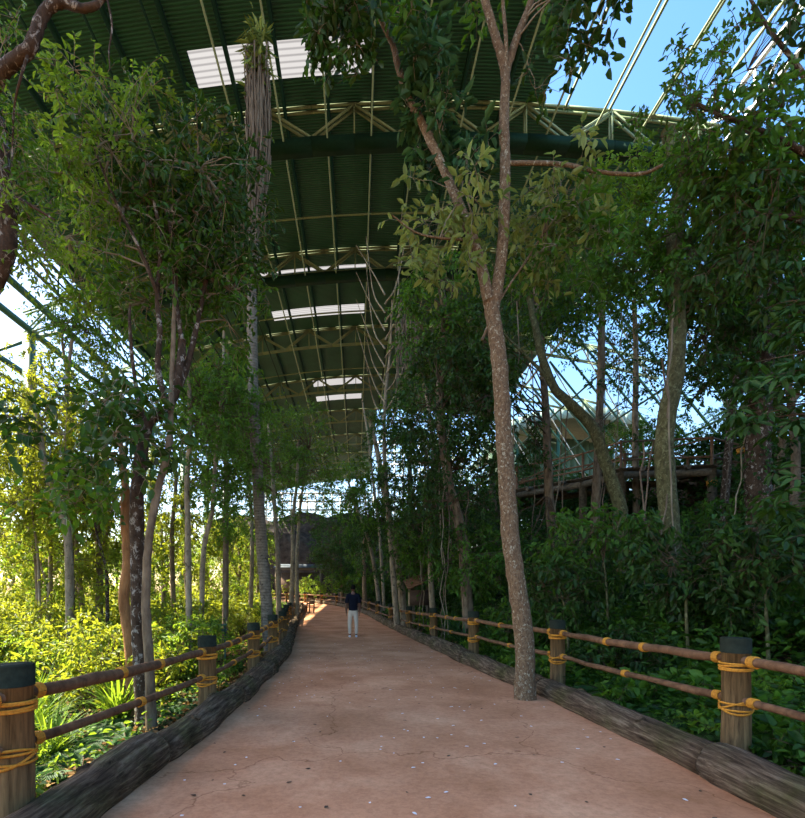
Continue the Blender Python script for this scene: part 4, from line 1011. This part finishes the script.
# ------------------------------------------------------------------ the walker
def skinned(name,verts,edges,radii,mat_,parent,sub=2,root=0):
    me=bpy.data.meshes.new(name); me.from_pydata(verts,edges,[]); o=bpy.data.objects.new(name,me); link(o)
    sk=o.modifiers.new('skin','SKIN'); me=o.data
    if not me.skin_vertices: 
        bm=bmesh.new(); bm.from_mesh(me); bm.verts.layers.skin.verify(); bm.to_mesh(me); bm.free()
    for i,rr in enumerate(radii):
        me.skin_vertices[0].data[i].radius=(rr if isinstance(rr,tuple) else (rr,rr)); me.skin_vertices[0].data[i].use_root=(i==root)
    ss=o.modifiers.new('s','SUBSURF'); ss.levels=sub; ss.render_levels=sub
    dg=bpy.context.evaluated_depsgraph_get(); m2=bpy.data.meshes.new_from_object(o.evaluated_get(dg)); bpy.data.objects.remove(o); 
    m2.materials.clear(); m2.materials.append(mat_); m2.polygons.foreach_set('use_smooth',[True]*len(m2.polygons))
    n=bpy.data.objects.new(name,m2); link(n,parent); return n
def person():
    r=empty('person',(-.13,17.3,.02),'person seen from behind in a dark polo shirt, cream trousers and white shoes','person',None,.06); r.scale=(.9,1,1)
    V=[];E=[];R=[]
    def v(p,rr,c=None):
        V.append(p);R.append(rr)
        if c is not None:E.append((c,len(V)-1))
        return len(V)-1
    pel=v((0,0,.93),(.13,.09)); w_=v((0,0,1.08),(.12,.085),pel); ch=v((0,0,1.27),(.15,.095),w_); sh=v((0,0,1.4),(.12,.075),ch); nk=v((0,.0,1.49),.06,sh); v((0,.01,1.56),.062,nk)
    for s in (-1,1):
        hp=v((s*.095,0,.86),.085,pel); kn=v((s*.12+(.0 if s>0 else -.01),.01+(.03 if s<0 else -.02),.48),.055,hp); an=v((s*.115,-.01,.09),.045,kn); v((s*.13,.12,.045),.03,an)
        s1=v((s*.185,0,1.385),.066,sh); el=v((s*.238,-.02,1.13),.056,s1); wr=v((s*.25,.04,.90),.040,el); pm=v((s*.25,.055,.83),(.034,.045),wr)
        for k,(dy,ln) in enumerate(((-.03,.075),(-.01,.088),(.012,.082),(.032,.064))):
            a=v((s*.248,.055+dy,.79),.0105,pm); b=v((s*.243,.06+dy,.79-ln*.5),.0095,a); v((s*.235,.066+dy,.79-ln),.0085,b)
        a=v((s*.235,.095,.845),.012,pm); v((s*.225,.108,.80),.010,a)
    skinned('body',V,E,R,M['skin'],r)
    # head: shaped skull with jaw, nose, ears, face turned away
    bm=bmesh.new(); bmesh.ops.create_uvsphere(bm,u_segments=24,v_segments=18,radius=1)
    for q in bm.verts:
        x,y,z=q.co; jaw=1-.22*max(0,-z); q.co=Vector((x*.076*jaw,y*.098*(1-.1*max(0,-z))+(.012 if z<0 else 0),z*.118+1.635))
    for (c,s) in (((0,.108,1.625),(.012,.018,.022)),((-.078,.0,1.63),(.01,.02,.032)),((.078,0,1.63),(.01,.02,.032)),((0,.095,1.575),(.028,.012,.008)),((-.03,.088,1.655),(.013,.01,.008)),((.03,.088,1.655),(.013,.01,.008))):
        t=bmesh.ops.create_icosphere(bm,subdivisions=2,radius=1)
        for q in t['verts']: q.co=Vector((q.co.x*s[0]+c[0],q.co.y*s[1]+c[1],q.co.z*s[2]+c[2]))
    me=bpy.data.meshes.new('head'); bm.to_mesh(me); bm.free(); me.materials.append(M['skin']); me.polygons.foreach_set('use_smooth',[True]*len(me.polygons)); link(bpy.data.objects.new('head',me),r)
    bm=bmesh.new(); bmesh.ops.create_uvsphere(bm,u_segments=24,v_segments=18,radius=1)
    dl=[q for q in bm.verts if (q.co.z<-.45 or (q.co.y>.45 and q.co.z<.42))]; bmesh.ops.delete(bm,geom=dl,context='VERTS')
    for q in bm.verts: x,y,z=q.co; q.co=Vector((x*.086,y*.108-.003,z*.126+1.642))
    bmesh.ops.solidify(bm,geom=bm.faces[:],thickness=.008)
    me=bpy.data.meshes.new('hair'); bm.to_mesh(me); bm.free(); me.materials.append(M['hair']); me.polygons.foreach_set('use_smooth',[True]*len(me.polygons)); link(bpy.data.objects.new('hair',me),r)
    V=[];E=[];R=[]
    a0=v((0,0,.86),(.185,.14)); a=v((0,0,.97),(.185,.14),a0); b=v((0,0,1.12),(.18,.13),a); c=v((0,0,1.28),(.205,.135),b); d=v((0,0,1.41),(.17,.10),c); v((0,0,1.50),.075,d)
    for s in (-1,1): e=v((s*.185,0,1.385),.085,d); f=v((s*.225,-.012,1.22),.082,e); v((s*.238,-.018,1.12),.078,f)
    skinned('polo_shirt',V,E,R,M['shirt'],r)
    V=[];E=[];R=[]
    a=v((0,0,.97),(.15,.115)); b=v((0,0,.9),(.155,.12),a)
    for s in (-1,1): h=v((s*.095,0,.80),.105,b); k=v((s*.12+(-.01 if s<0 else 0),.01+(.03 if s<0 else -.02),.48),.08,h); v((s*.117,-.008,.10),.062,k)
    skinned('trousers',V,E,R,M['trous'],r)
    for s in (-1,1):
        V=[];E=[];R=[]; a=v((s*.118,-.055,.045),.045); b=v((s*.122,.03,.045),.048,a); c=v((s*.13,.12,.035),.042,b); v((s*.132,.19,.03),.03,c)
        skinned('shoe',V,E,R,M['shoe'],r)
person()
# ------------------------------------------------------------------ light, sky, camera
SUN_EL,SUN_AZ=math.radians(51),math.radians(-70)     # azimuth from +Y towards +X
sd=Vector((math.sin(SUN_AZ)*math.cos(SUN_EL),math.cos(SUN_AZ)*math.cos(SUN_EL),math.sin(SUN_EL)))
w=bpy.data.worlds.new('sky'); SC.world=w; w.use_nodes=True; nt=w.node_tree; nt.nodes.clear()
st=nt.nodes.new('ShaderNodeTexSky'); st.sky_type='NISHITA'; st.sun_disc=False; st.sun_elevation=SUN_EL; st.sun_rotation=SUN_AZ
st.air_density=1.0; st.dust_density=1.0; st.ozone_density=1.5
bg=nt.nodes.new('ShaderNodeBackground'); bg.inputs[1].default_value=.08; o=nt.nodes.new('ShaderNodeOutputWorld')
hs=nt.nodes.new('ShaderNodeMixRGB'); hs.blend_type='MULTIPLY'; hs.inputs[0].default_value=1; hs.inputs[2].default_value=(1.07,.885,.785,1)
hu=nt.nodes.new('ShaderNodeHueSaturation'); hu.inputs['Saturation'].default_value=1.32; nt.links.new(st.outputs[0],hu.inputs['Color']); nt.links.new(hu.outputs[0],hs.inputs[1]); nt.links.new(hs.outputs[0],bg.inputs[0]); nt.links.new(bg.outputs[0],o.inputs[0])
L=bpy.data.lights.new('sun','SUN'); L.energy=3.4; L.color=(1,.90,.72); L.angle=math.radians(.6)
so=bpy.data.objects.new('sun',L); COL.objects.link(so); so.rotation_euler=sd.to_track_quat('Z','Y').to_euler(); so.location=(-60,40,70)
cam=bpy.data.cameras.new('camera'); co=bpy.data.objects.new('camera',cam); COL.objects.link(co)
co.location=(0,0,EYE); co.rotation_euler=(math.radians(90),0,0)
cam.sensor_fit='HORIZONTAL'; cam.sensor_width=36; cam.lens=36*F/805
cam.shift_x=(402.5-CX)/805; cam.shift_y=(HY-409)/805; cam.clip_end=600; cam.clip_start=.05
SC.camera=co
vs=SC.view_settings; vs.view_transform='Standard'; vs.look='None'; vs.gamma=1; vs.exposure=3.05; vs.use_curve_mapping=False
SC.cycles.use_denoising=True
SC.cycles.max_bounces=8; SC.cycles.transmission_bounces=6; SC.cycles.diffuse_bounces=4
